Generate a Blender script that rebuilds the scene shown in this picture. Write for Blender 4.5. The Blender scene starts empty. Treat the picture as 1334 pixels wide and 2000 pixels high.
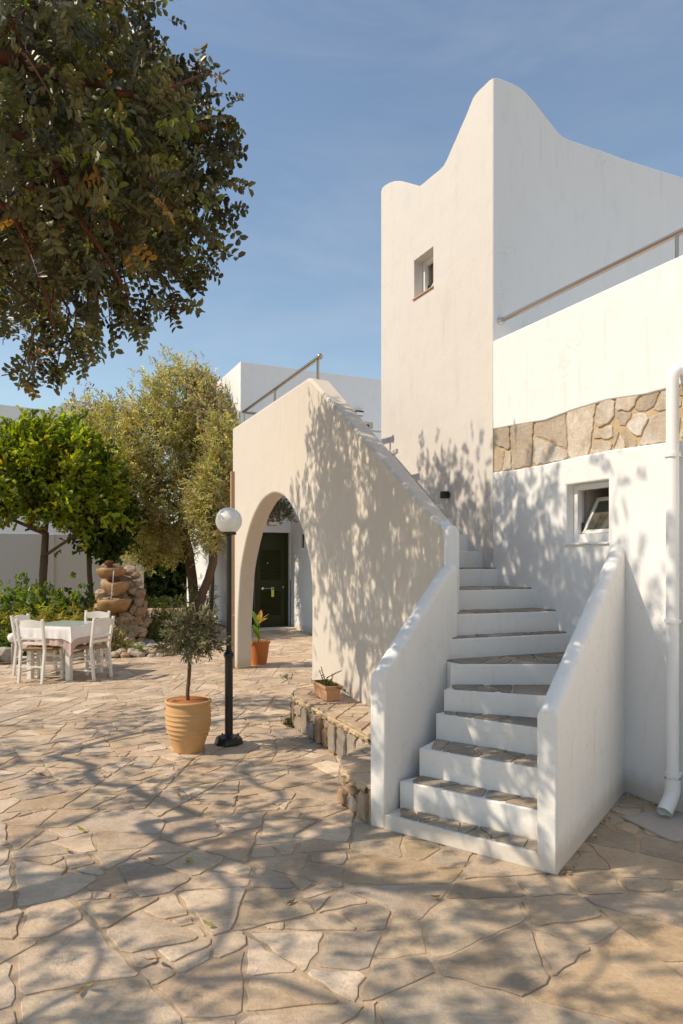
import bpy, bmesh, math, random
import numpy as np
from mathutils import Vector, Matrix, noise as mnoise

rng = random.Random(7)
nrng = np.random.default_rng(11)
S = bpy.context.scene
COL = S.collection
R = math.radians

# ---------------------------------------------------------------- camera
F, HZ, EYE = 1350.0, 1098.0, 1.62          # focal length in photo pixels, horizon row, eye height
cam = bpy.data.cameras.new('camera')
camo = bpy.data.objects.new('camera', cam)
COL.objects.link(camo)
camo.location = (0, 0, EYE)
camo.rotation_euler = (R(90), 0, 0)
cam.sensor_fit = 'VERTICAL'
cam.sensor_height = 36
cam.lens = F / 2000 * 36
cam.shift_y = (HZ - 1000) / 2000
cam.clip_start = 0.05
cam.clip_end = 2000
S.camera = camo

# ---------------------------------------------------------------- sky, sun, exposure
SUN_AZ = Vector((-0.97, -0.243, 0)).normalized()   # towards the sun
SUN_EL = R(46)
w = bpy.data.worlds.new('World')
S.world = w
w.use_nodes = True
nt = w.node_tree
nt.nodes.clear()
out = nt.nodes.new('ShaderNodeOutputWorld')
bg = nt.nodes.new('ShaderNodeBackground')
sky = nt.nodes.new('ShaderNodeTexSky')
sky.sky_type = 'NISHITA'
sky.sun_disc = False
sky.sun_elevation = SUN_EL
sky.sun_rotation = math.atan2(SUN_AZ.x, SUN_AZ.y)
sky.altitude = 50
sky.air_density = 1.25
sky.dust_density = 0.2
sky.ozone_density = 4.5
bg.inputs['Strength'].default_value = 0.14
tc = nt.nodes.new('ShaderNodeTexCoord')
mp = nt.nodes.new('ShaderNodeMapping')
mp.inputs['Scale'].default_value = (1.2, 1.2, 5.0)
mp.inputs['Rotation'].default_value = (0.5, 0.3, 0.2)
nz = nt.nodes.new('ShaderNodeTexNoise')
nz.inputs['Scale'].default_value = 1.6
nz.inputs['Detail'].default_value = 7
nz.inputs['Roughness'].default_value = 0.62
nz.inputs['Distortion'].default_value = 0.6
cr = nt.nodes.new('ShaderNodeValToRGB')
cr.color_ramp.elements[0].position = 0.42
cr.color_ramp.elements[0].color = (0.0, 0.0, 0.0, 1)
cr.color_ramp.elements[1].position = 0.8
cr.color_ramp.elements[1].color = (0.15, 0.15, 0.15, 1)
mix = nt.nodes.new('ShaderNodeMix')
mix.data_type = 'RGBA'
mix.inputs['B'].default_value = (4.8, 5.2, 6.2, 1)
L = nt.links.new
L(tc.outputs['Generated'], mp.inputs['Vector'])
L(mp.outputs['Vector'], nz.inputs['Vector'])
L(nz.outputs['Fac'], cr.inputs['Fac'])
L(cr.outputs['Color'], mix.inputs['Factor'])
L(sky.outputs['Color'], mix.inputs['A'])
L(mix.outputs['Result'], bg.inputs['Color'])
L(bg.outputs['Background'], out.inputs['Surface'])

sl = bpy.data.lights.new('sun', 'SUN')
sl.energy = 3.4
sl.angle = R(0.5)
sl.color = (1.0, 0.95, 0.88)
so = bpy.data.objects.new('sun', sl)
COL.objects.link(so)
sdir = Vector((SUN_AZ.x * math.cos(SUN_EL), SUN_AZ.y * math.cos(SUN_EL), math.sin(SUN_EL)))
so.rotation_euler = sdir.to_track_quat('Z', 'Y').to_euler()
so.location = sdir * 30

S.view_settings.view_transform = 'Standard'
S.view_settings.look = 'None'
S.view_settings.gamma = 1
S.view_settings.use_curve_mapping = False
S.view_settings.exposure = 0.32
S.view_settings.use_white_balance = True
S.view_settings.white_balance_temperature = 7900
S.view_settings.white_balance_tint = 10
S.render.engine = 'CYCLES'
S.cycles.max_bounces = 8
S.cycles.diffuse_bounces = 5
S.cycles.transparent_max_bounces = 8
S.cycles.use_adaptive_sampling = True
try:
    S.cycles.use_denoising = True
except Exception:
    pass

# ---------------------------------------------------------------- materials
def newmat(name):
    m = bpy.data.materials.new(name)
    m.use_nodes = True
    t = m.node_tree
    b = t.nodes['Principled BSDF']
    return m, t, b

def tex_coord(t, scale=(1, 1, 1), kind='Object'):
    if kind == 'World':
        g = t.nodes.new('ShaderNodeNewGeometry')
        src = g.outputs['Position']
    else:
        g = t.nodes.new('ShaderNodeTexCoord')
        src = g.outputs[kind]
    m = t.nodes.new('ShaderNodeMapping')
    m.inputs['Scale'].default_value = scale
    t.links.new(src, m.inputs['Vector'])
    return m.outputs['Vector']

def noise_tex(t, vec, scale, detail=4, rough=0.55, dist=0.0):
    n = t.nodes.new('ShaderNodeTexNoise')
    n.inputs['Scale'].default_value = scale
    n.inputs['Detail'].default_value = detail
    n.inputs['Roughness'].default_value = rough
    n.inputs['Distortion'].default_value = dist
    t.links.new(vec, n.inputs['Vector'])
    return n.outputs['Fac']

def ramp(t, fac, stops):
    r = t.nodes.new('ShaderNodeValToRGB')
    e = r.color_ramp.elements
    while len(e) < len(stops):
        e.new(0.5)
    for i, (p, c) in enumerate(stops):
        e[i].position = p
        e[i].color = (c[0], c[1], c[2], 1) if isinstance(c, (tuple, list)) else (c, c, c, 1)
    t.links.new(fac, r.inputs['Fac'])
    return r.outputs['Color']

def mixc(t, a, b, fac, mode='MIX'):
    m = t.nodes.new('ShaderNodeMix')
    m.data_type = 'RGBA'
    m.blend_type = mode
    m.clamp_result = False
    for key, v in (('A', a), ('B', b)):
        if isinstance(v, (tuple, list)):
            m.inputs[key].default_value = (v[0], v[1], v[2], 1)
        else:
            t.links.new(v, m.inputs[key])
    if isinstance(fac, (int, float)):
        m.inputs['Factor'].default_value = fac
    else:
        t.links.new(fac, m.inputs['Factor'])
    return m.outputs['Result']

def bump(t, b, hts):
    prev = None
    for h, strength, dist in hts:
        bp = t.nodes.new('ShaderNodeBump')
        bp.inputs['Strength'].default_value = strength
        bp.inputs['Distance'].default_value = dist
        t.links.new(h, bp.inputs['Height'])
        if prev is not None:
            t.links.new(prev, bp.inputs['Normal'])
        prev = bp.outputs['Normal']
    t.links.new(prev, b.inputs['Normal'])

def mat_stucco(name, col, dirt=(0.42, 0.32, 0.22), damp=1.0, grime=0.0):
    m, t, b = newmat(name)
    v = tex_coord(t, kind='World')
    n1 = noise_tex(t, v, 1.1, 5, 0.6)
    c = mixc(t, [x * 0.95 for x in col], [min(1, x * 1.03) for x in col], n1)
    # brushed-over patches and small chips
    n2 = noise_tex(t, tex_coord(t, (1, 1, 0.35), 'World'), 9, 6, 0.7)
    c = mixc(t, c, [x * 0.88 for x in col], ramp(t, n2, [(0.54, 0.0), (0.72, 0.6)]))
    # faint runs below the edges and a few hairline cracks
    n5 = noise_tex(t, tex_coord(t, (7, 7, 0.5), 'World'), 1.6, 5, 0.7)
    c = mixc(t, c, (0.90, 0.865, 0.81), ramp(t, n5, [(0.58, 0.0), (0.75, 0.8)]), 'MULTIPLY')
    vo = t.nodes.new('ShaderNodeTexVoronoi'); vo.feature = 'DISTANCE_TO_EDGE'; vo.inputs['Scale'].default_value = 0.9
    wv = t.nodes.new('ShaderNodeVectorMath'); wv.operation = 'ADD'
    nv_ = t.nodes.new('ShaderNodeTexNoise'); nv_.inputs['Scale'].default_value = 3.0; nv_.inputs['Detail'].default_value = 6
    t.links.new(v, nv_.inputs['Vector']); t.links.new(v, wv.inputs[0]); t.links.new(nv_.outputs['Color'], wv.inputs[1]); t.links.new(wv.outputs[0], vo.inputs['Vector'])
    ck = ramp(t, vo.outputs['Distance'], [(0.0, 0.4), (0.004, 0.0)])
    mk = ramp(t, noise_tex(t, v, 0.8, 3, 0.6), [(0.55, 0.0), (0.62, 1.0)])
    mm_ = t.nodes.new('ShaderNodeMath'); mm_.operation = 'MULTIPLY'
    t.links.new(ck, mm_.inputs[0]); t.links.new(mk, mm_.inputs[1])
    c = mixc(t, c, [x * 0.45 for x in col], mm_.outputs[0])
    if grime:
        ng = noise_tex(t, tex_coord(t, (1, 1, 1.8), 'World'), 13, 8, 0.75, 0.8)
        c = mixc(t, c, (0.58, 0.48, 0.38), ramp(t, ng, [(0.56, 0.0), (0.70, grime)]))
        ns = noise_tex(t, v, 60, 4, 0.7)
        c = mixc(t, c, (0.35, 0.27, 0.20), ramp(t, ns, [(0.69, 0.0), (0.73, grime * 1.2)]))
    # splash dirt in a ragged band just over the paving
    g = t.nodes.new('ShaderNodeNewGeometry')
    sp = t.nodes.new('ShaderNodeSeparateXYZ')
    t.links.new(g.outputs['Position'], sp.inputs['Vector'])
    n3 = noise_tex(t, v, 14, 6, 0.7)
    ma = t.nodes.new('ShaderNodeMath'); ma.operation = 'MULTIPLY_ADD'
    t.links.new(n3, ma.inputs[0]); ma.inputs[1].default_value = -0.16
    t.links.new(sp.outputs['Z'], ma.inputs[2])
    d = ramp(t, ma.outputs[0], [(0.0, 0.45 * damp), (0.11, 0.0)])
    # ramp input is clamped to 0..1, so low walls only get it in the lowest hand's breadth
    c = mixc(t, c, dirt, d)
    t.links.new(c, b.inputs['Base Color'])
    b.inputs['Roughness'].default_value = 0.85
    b.inputs['Specular IOR Level'].default_value = 0.25
    f1 = noise_tex(t, v, 55, 4, 0.6)
    f2 = noise_tex(t, v, 4.5, 3, 0.5)
    f3 = noise_tex(t, v, 16, 3, 0.5)
    bump(t, b, [(f2, 0.35, 0.02), (f3, 0.22, 0.006), (f1, 0.4, 0.002)])
    return m

def mat_stone(name, bumpk=1.0, veins=0.5, attr='tone', tint=(1, 1, 1)):
    m, t, b = newmat(name)
    a = t.nodes.new('ShaderNodeAttribute')
    a.attribute_name = attr
    v = tex_coord(t, kind='World')
    n1 = noise_tex(t, v, 6, 7, 0.65, 0.8)
    c = mixc(t, a.outputs['Color'], (0.55 * tint[0], 0.42 * tint[1], 0.29 * tint[2]), ramp(t, n1, [(0.40, 0.0), (0.68, veins)]))
    n2 = noise_tex(t, tex_coord(t, (1, 3, 1), 'World'), 18, 8, 0.75, 0.4)
    c = mixc(t, c, (0.68, 0.63, 0.58), ramp(t, n2, [(0.35, 0.55), (0.6, 0.0)]), 'MULTIPLY')
    n3 = noise_tex(t, v, 90, 5, 0.8)
    c = mixc(t, c, (0.78, 0.72, 0.64), ramp(t, n3, [(0.63, 0.0), (0.70, 0.6)]))
    n7 = noise_tex(t, v, 45, 8, 0.85, 0.5)
    c = mixc(t, c, (0.50, 0.42, 0.35), ramp(t, n7, [(0.56, 0.0), (0.68, 0.65)]), 'MULTIPLY')
    n4 = noise_tex(t, v, 2.3, 5, 0.6)
    c = mixc(t, c, (0.72, 0.67, 0.62), ramp(t, n4, [(0.3, 1.0), (0.6, 0.0)]), 'MULTIPLY')
    n6 = noise_tex(t, tex_coord(t, (1, 0.35, 1), 'World'), 30, 8, 0.8, 1.0)
    c = mixc(t, c, (0.60, 0.52, 0.44), ramp(t, n6, [(0.57, 0.0), (0.66, 0.55)]), 'MULTIPLY')
    t.links.new(c, b.inputs['Base Color'])
    b.inputs['Roughness'].default_value = 0.72
    b.inputs['Specular IOR Level'].default_value = 0.35
    h2 = noise_tex(t, v, 22, 6, 0.65)
    h3 = noise_tex(t, v, 120, 4, 0.7)
    bump(t, b, [(n1, 0.5 * bumpk, 0.015), (h2, 0.6 * bumpk, 0.010), (h3, 0.6 * bumpk, 0.003)])
    return m

def mat_plain(name, col, rough=0.6, metal=0.0, var=0.12, scale=12, bk=0.2, spec=0.5, kind='Object', bd=0.004):
    m, t, b = newmat(name)
    v = tex_coord(t, kind=kind)
    n = noise_tex(t, v, scale, 5, 0.6)
    c = mixc(t, [x * (1 - var) for x in col], [min(1, x * (1 + var)) for x in col], n)
    t.links.new(c, b.inputs['Base Color'])
    b.inputs['Roughness'].default_value = rough
    b.inputs['Metallic'].default_value = metal
    b.inputs['Specular IOR Level'].default_value = spec
    h = noise_tex(t, v, scale * 5, 4, 0.6)
    bump(t, b, [(h, bk, bd)])
    return m

def mat_leaf(name, trans=0.35, rough=0.45, attr='tone'):
    m, t, b = newmat(name)
    a = t.nodes.new('ShaderNodeAttribute')
    a.attribute_name = attr
    v = tex_coord(t, kind='World')
    n = noise_tex(t, v, 40, 2, 0.5)
    c = mixc(t, a.outputs['Color'], (0.75, 0.75, 0.75), ramp(t, n, [(0.35, 0.6), (0.6, 0.0)]), 'MULTIPLY')
    t.links.new(c, b.inputs['Base Color'])
    b.inputs['Roughness'].default_value = rough
    b.inputs['Specular IOR Level'].default_value = 0.4
    tr = t.nodes.new('ShaderNodeBsdfTranslucent')
    c2 = mixc(t, c, (1.5, 1.6, 0.5), 1.0, 'MULTIPLY')
    t.links.new(c2, tr.inputs['Color'])
    ms = t.nodes.new('ShaderNodeMixShader')
    ms.inputs['Fac'].default_value = trans
    o = t.nodes['Material Output']
    t.links.new(b.outputs['BSDF'], ms.inputs[1])
    t.links.new(tr.outputs['BSDF'], ms.inputs[2])
    t.links.new(ms.outputs['Shader'], o.inputs['Surface'])
    return m

M = {}
M['white'] = mat_stucco('white_limewash', (0.785, 0.78, 0.775))
M['stair_white'] = mat_stucco('scuffed_limewash', (0.82, 0.79, 0.75), grime=0.42)
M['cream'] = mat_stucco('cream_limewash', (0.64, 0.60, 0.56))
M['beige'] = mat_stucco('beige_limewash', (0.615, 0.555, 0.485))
M['paving'] = mat_stone('paving_stone', 1.3, 0.5)
M['rubble'] = mat_stone('rubble_stone', 1.8, 0.7)
M['tread'] = mat_stone('tread_stone', 1.0, 0.3)
M['rock'] = mat_stone('garden_rock', 2.0, 0.6)
M['mortar'] = mat_plain('mortar', (0.46, 0.34, 0.235), 0.95, var=0.45, scale=9, bk=0.8, spec=0.1, kind='World', bd=0.008)
M['wall_mortar'] = mat_plain('wall_mortar', (0.52, 0.39, 0.25), 0.95, var=0.4, scale=14, bk=0.9, spec=0.1, kind='World', bd=0.01)
M['soil'] = mat_plain('soil', (0.16, 0.11, 0.07), 0.95, var=0.5, scale=6, bk=1.0, spec=0.1, kind='World', bd=0.02)
M['sand'] = mat_plain('pale_earth', (0.42, 0.33, 0.24), 0.95, var=0.2, scale=3, bk=0.6, spec=0.1, kind='World', bd=0.01)
M['steel'] = mat_plain('brushed_steel', (0.50, 0.40, 0.32), 0.28, metal=1.0, var=0.05, scale=30, bk=0.02)
M['chrome'] = mat_plain('chrome', (0.75, 0.72, 0.68), 0.15, metal=1.0, var=0.02, bk=0.0)
M['black'] = mat_plain('black_metal', (0.012, 0.011, 0.011), 0.35, var=0.2, scale=30, bk=0.1, spec=0.5)
M['pvc'] = mat_plain('white_plastic', (0.78, 0.77, 0.75), 0.38, var=0.03, bk=0.03)
M['door'] = mat_plain('green_door_paint', (0.032, 0.034, 0.010), 0.5, var=0.15, scale=20, bk=0.1, spec=0.25)
M['terracotta'] = mat_plain('terracotta', (0.52, 0.17, 0.055), 0.7, var=0.18, scale=14, bk=0.3, spec=0.3)
M['pale_terracotta'] = mat_plain('pale_terracotta', (0.55, 0.30, 0.17), 0.75, var=0.15, scale=12, bk=0.25, spec=0.3)
M['ochre'] = mat_plain('ochre_clay', (0.58, 0.335, 0.15), 0.7, var=0.25, scale=7, bk=0.35, spec=0.35)
M['ochre_in'] = mat_plain('red_clay', (0.40, 0.15, 0.06), 0.8, var=0.16, scale=7, bk=0.35, spec=0.2)
M['bark'] = mat_plain('grey_brown_bark', (0.17, 0.105, 0.065), 0.9, var=0.45, scale=16, bk=1.0, spec=0.1, kind='World', bd=0.02)
M['redbark'] = mat_plain('reddish_bark', (0.13, 0.052, 0.030), 0.85, var=0.4, scale=40, bk=0.8, spec=0.15, kind='World', bd=0.01)
M['cane'] = mat_plain('white_painted_wood', (0.76, 0.72, 0.66), 0.5, var=0.10, scale=18, bk=0.25)
M['rush'] = mat_plain('woven_rush', (0.36, 0.22, 0.12), 0.85, var=0.35, scale=60, bk=0.8, spec=0.2)
M['cloth'] = mat_plain('white_cloth', (0.80, 0.77, 0.76), 0.9, var=0.04, scale=10, bk=0.2, spec=0.1)
M['pink'] = mat_plain('dusty_pink_cloth', (0.58, 0.43, 0.40), 0.9, var=0.08, scale=10, bk=0.2, spec=0.1)
M['dark'] = mat_plain('dark_room', (0.05, 0.04, 0.035), 0.9, var=0.1, bk=0.0)  # near-black colour carries the shade of an unlit interior
M['ivory'] = mat_plain('ivory_room_wall', (0.62, 0.56, 0.48), 0.9, var=0.05, bk=0.1)
M['tag'] = mat_plain('yellow_card', (0.75, 0.70, 0.12), 0.5, var=0.03, bk=0.0)
M['grate'] = mat_plain('grey_slate', (0.42, 0.37, 0.32), 0.7, var=0.15, scale=8, bk=0.5)
M['brownwood'] = mat_plain('brown_wood', (0.42, 0.26, 0.15), 0.75, var=0.2, scale=20, bk=0.3)
M['leaf'] = mat_leaf('leaf', 0.42)
M['leaf_dark'] = mat_leaf('leathery_leaf', 0.2, 0.38)
M['dryleaf'] = mat_leaf('dry_leaf', 0.2, 0.7)
M['amber'] = mat_plain('amber_stone_bowl', (0.34, 0.18, 0.07), 0.5, var=0.6, scale=9, bk=0.8, spec=0.5, kind='World', bd=0.01)
M['marble'] = mat_plain('speckled_table_glass', (0.48, 0.56, 0.50), 0.12, var=0.35, scale=60, bk=0.0)
mg, tg, bgl = newmat('window_glass')
bgl.inputs['Base Color'].default_value = (0.10, 0.09, 0.07, 1)
bgl.inputs['Roughness'].default_value = 0.25
bgl.inputs['Specular IOR Level'].default_value = 0.5
M['glass'] = mg
mg, tg, bgl = newmat('opal_glass')
bgl.inputs['Base Color'].default_value = (0.86, 0.84, 0.80, 1)
bgl.inputs['Roughness'].default_value = 0.25
bgl.inputs['Subsurface Weight'].default_value = 0.3
bgl.inputs['Subsurface Radius'].default_value = (0.06, 0.05, 0.04)
M['opal'] = mg
mg, tg, bgl = newmat('water')
bgl.inputs['Base Color'].default_value = (0.9, 0.93, 0.95, 1)
bgl.inputs['Roughness'].default_value = 0.05
bgl.inputs['Transmission Weight'].default_value = 0.6
bgl.inputs['IOR'].default_value = 1.33
M['water'] = mg

# ---------------------------------------------------------------- helpers
WD = Vector((-0.4295, 0.903, 0)).normalized()      # along the house fronts, away from the camera
WP = Vector((WD.y, -WD.x, 0))                      # into the houses (right and away)
W0 = Vector((1.986, 4.849, 0))                     # foot of the front wall where the stair wall meets it

def wall_t(px, off=0.0):
    """distance along the front wall seen at photo column px"""
    o = W0 + WP * off
    r = (px - 667) / F
    return (o.x - r * o.y) / (-WD.x + WD.y * r)

def wall_z(t, py, off=0.0):
    y = (W0 + WP * off + WD * t).y
    return EYE + (HZ - py) / F * y

def line_u(px, o, d):
    r = (px - 667) / F
    return (r * o.y - o.x) / (d.x - r * d.y)

def gz(py, y):
    return EYE + (HZ - py) / F * y

def at(px, y, z):
    return Vector(((px - 667) / F * y, y, z))

def setp(o, label=None, cat=None, group=None, kind=None):
    if label: o['label'] = label
    if cat: o['category'] = cat
    if group: o['group'] = group
    if kind: o['kind'] = kind
    return o

def thing(name, label, cat, loc=(0, 0, 0), rz=0.0, group=None):
    o = bpy.data.objects.new(name, None)
    o.empty_display_size = 0.2
    COL.objects.link(o)
    o.location = loc
    o.rotation_euler = (0, 0, rz)
    setp(o, label, cat, group)
    return o

def link_mesh(name, me, mat, parent=None, smooth=False, kind=None):
    o = bpy.data.objects.new(name, me)
    COL.objects.link(o)
    if mat is not None and not me.materials:
        me.materials.append(mat)
    if smooth:
        me.polygons.foreach_set('use_smooth', [True] * len(me.polygons))
    if parent is not None:
        o.parent = parent
    if kind:
        o['kind'] = kind
    return o

def shade_auto(o, ang=35):
    me = o.data
    me.polygons.foreach_set('use_smooth', [True] * len(me.polygons))
    try:
        me.set_sharp_from_angle(angle=R(ang))
    except Exception:
        pass

def dup(root, loc=None, rz=None, label=None, parent=None):
    c = root.copy()
    COL.objects.link(c)
    if parent is not None:
        c.parent = parent
    if loc is not None:
        c.location = loc
    if rz is not None:
        c.rotation_euler = (0, 0, rz)
    if label:
        c['label'] = label
    for ch in list(root.children):
        dup(ch, parent=c)
    return c

class MB:
    """collects simple shapes into one mesh"""
    def __init__(s, origin=(0, 0, 0)):
        s.v = []; s.f = []; s.c = []; s.o = Vector(origin); s.tone = None
    def add(s, vs, fs):
        n = len(s.v)
        s.v += [Vector(v) - s.o for v in vs]
        s.f += [[i + n for i in f] for f in fs]
        if s.tone is not None:
            s.c += [s.tone] * len(vs)
        return s
    def box(s, a, b, ax=None, ay=None):
        """box between local corners a and b, optionally on axes ax, ay through the origin"""
        x0, y0, z0 = a; x1, y1, z1 = b
        vs = [(x, y, z) for z in (z0, z1) for x, y in ((x0, y0), (x1, y0), (x1, y1), (x0, y1))]
        if ax is not None:
            vs = [Vector(ax) * x + Vector(ay) * y + Vector((0, 0, z)) for x, y, z in vs]
        return s.add(vs, [(3, 2, 1, 0), (4, 5, 6, 7), (0, 1, 5, 4), (1, 2, 6, 5), (2, 3, 7, 6), (3, 0, 4, 7)])
    def wbox(s, o, d, n, u0, u1, n0, n1, z0, z1):
        """box on a wall frame: origin o, direction d, normal n"""
        vs = []
        for z in (z0, z1):
            for u, k in ((u0, n0), (u1, n0), (u1, n1), (u0, n1)):
                p = o + d * u + n * k
                vs.append((p.x, p.y, z))
        return s.add(vs, [(3, 2, 1, 0), (4, 5, 6, 7), (0, 1, 5, 4), (1, 2, 6, 5), (2, 3, 7, 6), (3, 0, 4, 7)])
    def bar(s, p, q, wx, wy, up=(0, 0, 1)):
        p = Vector(p); q = Vector(q)
        d = (q - p).normalized()
        u = Vector(up)
        if abs(d.dot(u)) > 0.95: u = Vector((0, 1, 0))
        a = d.cross(u).normalized() * wx * 0.5
        b = a.cross(d).normalized() * wy * 0.5
        vs = [p - a - b, p + a - b, p + a + b, p - a + b, q - a - b, q + a - b, q + a + b, q - a + b]
        return s.add(vs, [(3, 2, 1, 0), (4, 5, 6, 7), (0, 1, 5, 4), (1, 2, 6, 5), (2, 3, 7, 6), (3, 0, 4, 7)])
    def tube(s, pts, rad, n=10, caps=True):
        pts = [Vector(p) for p in pts]
        if not isinstance(rad, (list, tuple)): rad = [rad] * len(pts)
        vs = []; fs = []
        prev = None
        for i, p in enumerate(pts):
            d = (pts[min(i + 1, len(pts) - 1)] - pts[max(i - 1, 0)]).normalized()
            if prev is None:
                a = d.orthogonal().normalized()
            else:
                a = (prev - d * prev.dot(d)).normalized()
            prev = a
            b = d.cross(a)
            for k in range(n):
                t = 2 * math.pi * k / n
                vs.append(p + (a * math.cos(t) + b * math.sin(t)) * rad[i])
        for i in range(len(pts) - 1):
            for k in range(n):
                k2 = (k + 1) % n
                fs.append((i * n + k, i * n + k2, (i + 1) * n + k2, (i + 1) * n + k))
        if caps:
            fs.append(tuple(reversed(range(n))))
            fs.append(tuple(range((len(pts) - 1) * n, len(pts) * n)))
        return s.add(vs, fs)
    def lathe(s, prof, c=(0, 0, 0), n=32, closed=False):
        vs = []; fs = []
        cx, cy, cz = c
        for r, z in prof:
            for k in range(n):
                t = 2 * math.pi * k / n
                vs.append((cx + r * math.cos(t), cy + r * math.sin(t), cz + z))
        m = len(prof)
        for i in range(m - 1):
            for k in range(n):
                k2 = (k + 1) % n
                fs.append((i * n + k, i * n + k2, (i + 1) * n + k2, (i + 1) * n + k))
        fs.append(tuple(reversed(range(n))))
        fs.append(tuple(range((m - 1) * n, m * n)))
        return s.add(vs, fs)
    def prism(s, poly, z0, z1):
        n = len(poly)
        vs = [(p[0], p[1], z0) for p in poly] + [(p[0], p[1], z1) for p in poly]
        fs = [tuple(reversed(range(n))), tuple(range(n, 2 * n))]
        for i in range(n):
            j = (i + 1) % n
            fs.append((i, j, n + j, n + i))
        return s.add(vs, fs)
    def build(s, name, mat, parent=None, smooth=False, bevel=0.0, kind=None, seg=2, auto=False):
        me = bpy.data.meshes.new(name)
        me.from_pydata([tuple(v) for v in s.v], [], s.f)
        if s.c:
            a = me.attributes.new('tone', 'FLOAT_COLOR', 'POINT')
            a.data.foreach_set('color', np.array([[c[0], c[1], c[2], 1] for c in s.c], dtype=np.float32).ravel())
        bm = bmesh.new(); bm.from_mesh(me)
        bmesh.ops.recalc_face_normals(bm, faces=bm.faces)
        bm.to_mesh(me); bm.free()
        o = link_mesh(name, me, mat, parent, smooth, kind)
        if auto: shade_auto(o)
        if bevel > 0:
            b = o.modifiers.new('bevel', 'BEVEL')
            b.width = bevel; b.segments = seg; b.limit_method = 'ANGLE'; b.angle_limit = R(40)
            shade_auto(o, 50)
        return o

def slab(name, outer, holes, o, d, n, th, mat, parent=None, origin=(0, 0, 0), bevel=0.0, wave=0.0):
    """an upright wall: outline and holes in (u, z) on the plane (o, d), thickened along n"""
    bm = bmesh.new()
    org = Vector(origin)
    thf = th if callable(th) else (lambda u: th)
    loops = [outer] + list(holes)
    edges = []; vl = []
    for lp in loops:
        vs = []
        for u, z in lp:
            p = o + d * u
            vs.append(bm.verts.new(Vector((p.x, p.y, z)) - org))
        vl.append(vs)
        for i in range(len(vs)):
            edges.append(bm.edges.new((vs[i], vs[(i + 1) % len(vs)])))
    bmesh.ops.triangle_fill(bm, use_beauty=True, use_dissolve=False, edges=edges)
    fr = list(bm.faces)
    bk = {}
    for lp, vs in zip(loops, vl):
        for (u, z), v in zip(lp, vs):
            bk[v] = bm.verts.new(v.co + n * thf(u))
    for f in fr:
        bm.faces.new([bk[v] for v in reversed(f.verts)])
    for vs in vl:
        for i in range(len(vs)):
            a, b = vs[i], vs[(i + 1) % len(vs)]
            bm.faces.new((a, b, bk[b], bk[a]))
    bmesh.ops.recalc_face_normals(bm, faces=bm.faces)
    me = bpy.data.meshes.new(name)
    bm.to_mesh(me); bm.free()
    ob = link_mesh(name, me, mat, parent)
    shade_auto(ob, 30)
    if bevel:
        b = ob.modifiers.new('bevel', 'BEVEL')
        b.width = bevel; b.segments = 3; b.limit_method = 'ANGLE'; b.angle_limit = R(45)
        shade_auto(ob, 45)
    return ob

def round_wall(name, st, hw, mat, parent=None, origin=(0, 0, 0), n=9, z0=0.0):
    """low wall with half-round top through stations (x, y, crest z)"""
    mb = MB(origin)
    rings = []
    for i, (x, y, zt) in enumerate(st):
        a = st[max(i - 1, 0)]; b = st[min(i + 1, len(st) - 1)]
        d = Vector((b[0] - a[0], b[1] - a[1], 0)).normalized()
        p = Vector((d.y, -d.x, 0))
        ring = [Vector((x, y, z0)) - p * hw]
        for k in range(n + 1):
            t = math.pi * k / n
            ring.append(Vector((x, y, zt - hw)) - p * hw * math.cos(t) + Vector((0, 0, hw * math.sin(t))))
        ring.append(Vector((x, y, z0)) + p * hw)
        rings.append(ring)
    m = len(rings[0])
    vs = [v for r in rings for v in r]
    fs = []
    for i in range(len(rings) - 1):
        for k in range(m):
            k2 = (k + 1) % m
            fs.append((i * m + k, i * m + k2, (i + 1) * m + k2, (i + 1) * m + k))
    fs.append(tuple(range(m))); fs.append(tuple(reversed(range((len(rings) - 1) * m, len(rings) * m))))
    mb.add(vs, fs)
    o = mb.build(name, mat, parent, bevel=0.012, seg=2)
    return o

# ---- polygons for crazy paving and rubble
def clip(poly, px, py, nx, ny):
    """keep the part of the polygon where (p - (px,py)).n <= 0"""
    res = []
    m = len(poly)
    for i in range(m):
        a = poly[i]; b = poly[(i + 1) % m]
        da = (a[0] - px) * nx + (a[1] - py) * ny
        db = (b[0] - px) * nx + (b[1] - py) * ny
        if da <= 0: res.append(a)
        if (da < 0 < db) or (db < 0 < da):
            t = da / (da - db)
            res.append((a[0] + (b[0] - a[0]) * t, a[1] + (b[1] - a[1]) * t))
    return res

def parea(p):
    return 0.5 * sum(p[i][0] * p[(i + 1) % len(p)][1] - p[(i + 1) % len(p)][0] * p[i][1] for i in range(len(p)))

def pcen(p):
    return (sum(q[0] for q in p) / len(p), sum(q[1] for q in p) / len(p))

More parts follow.
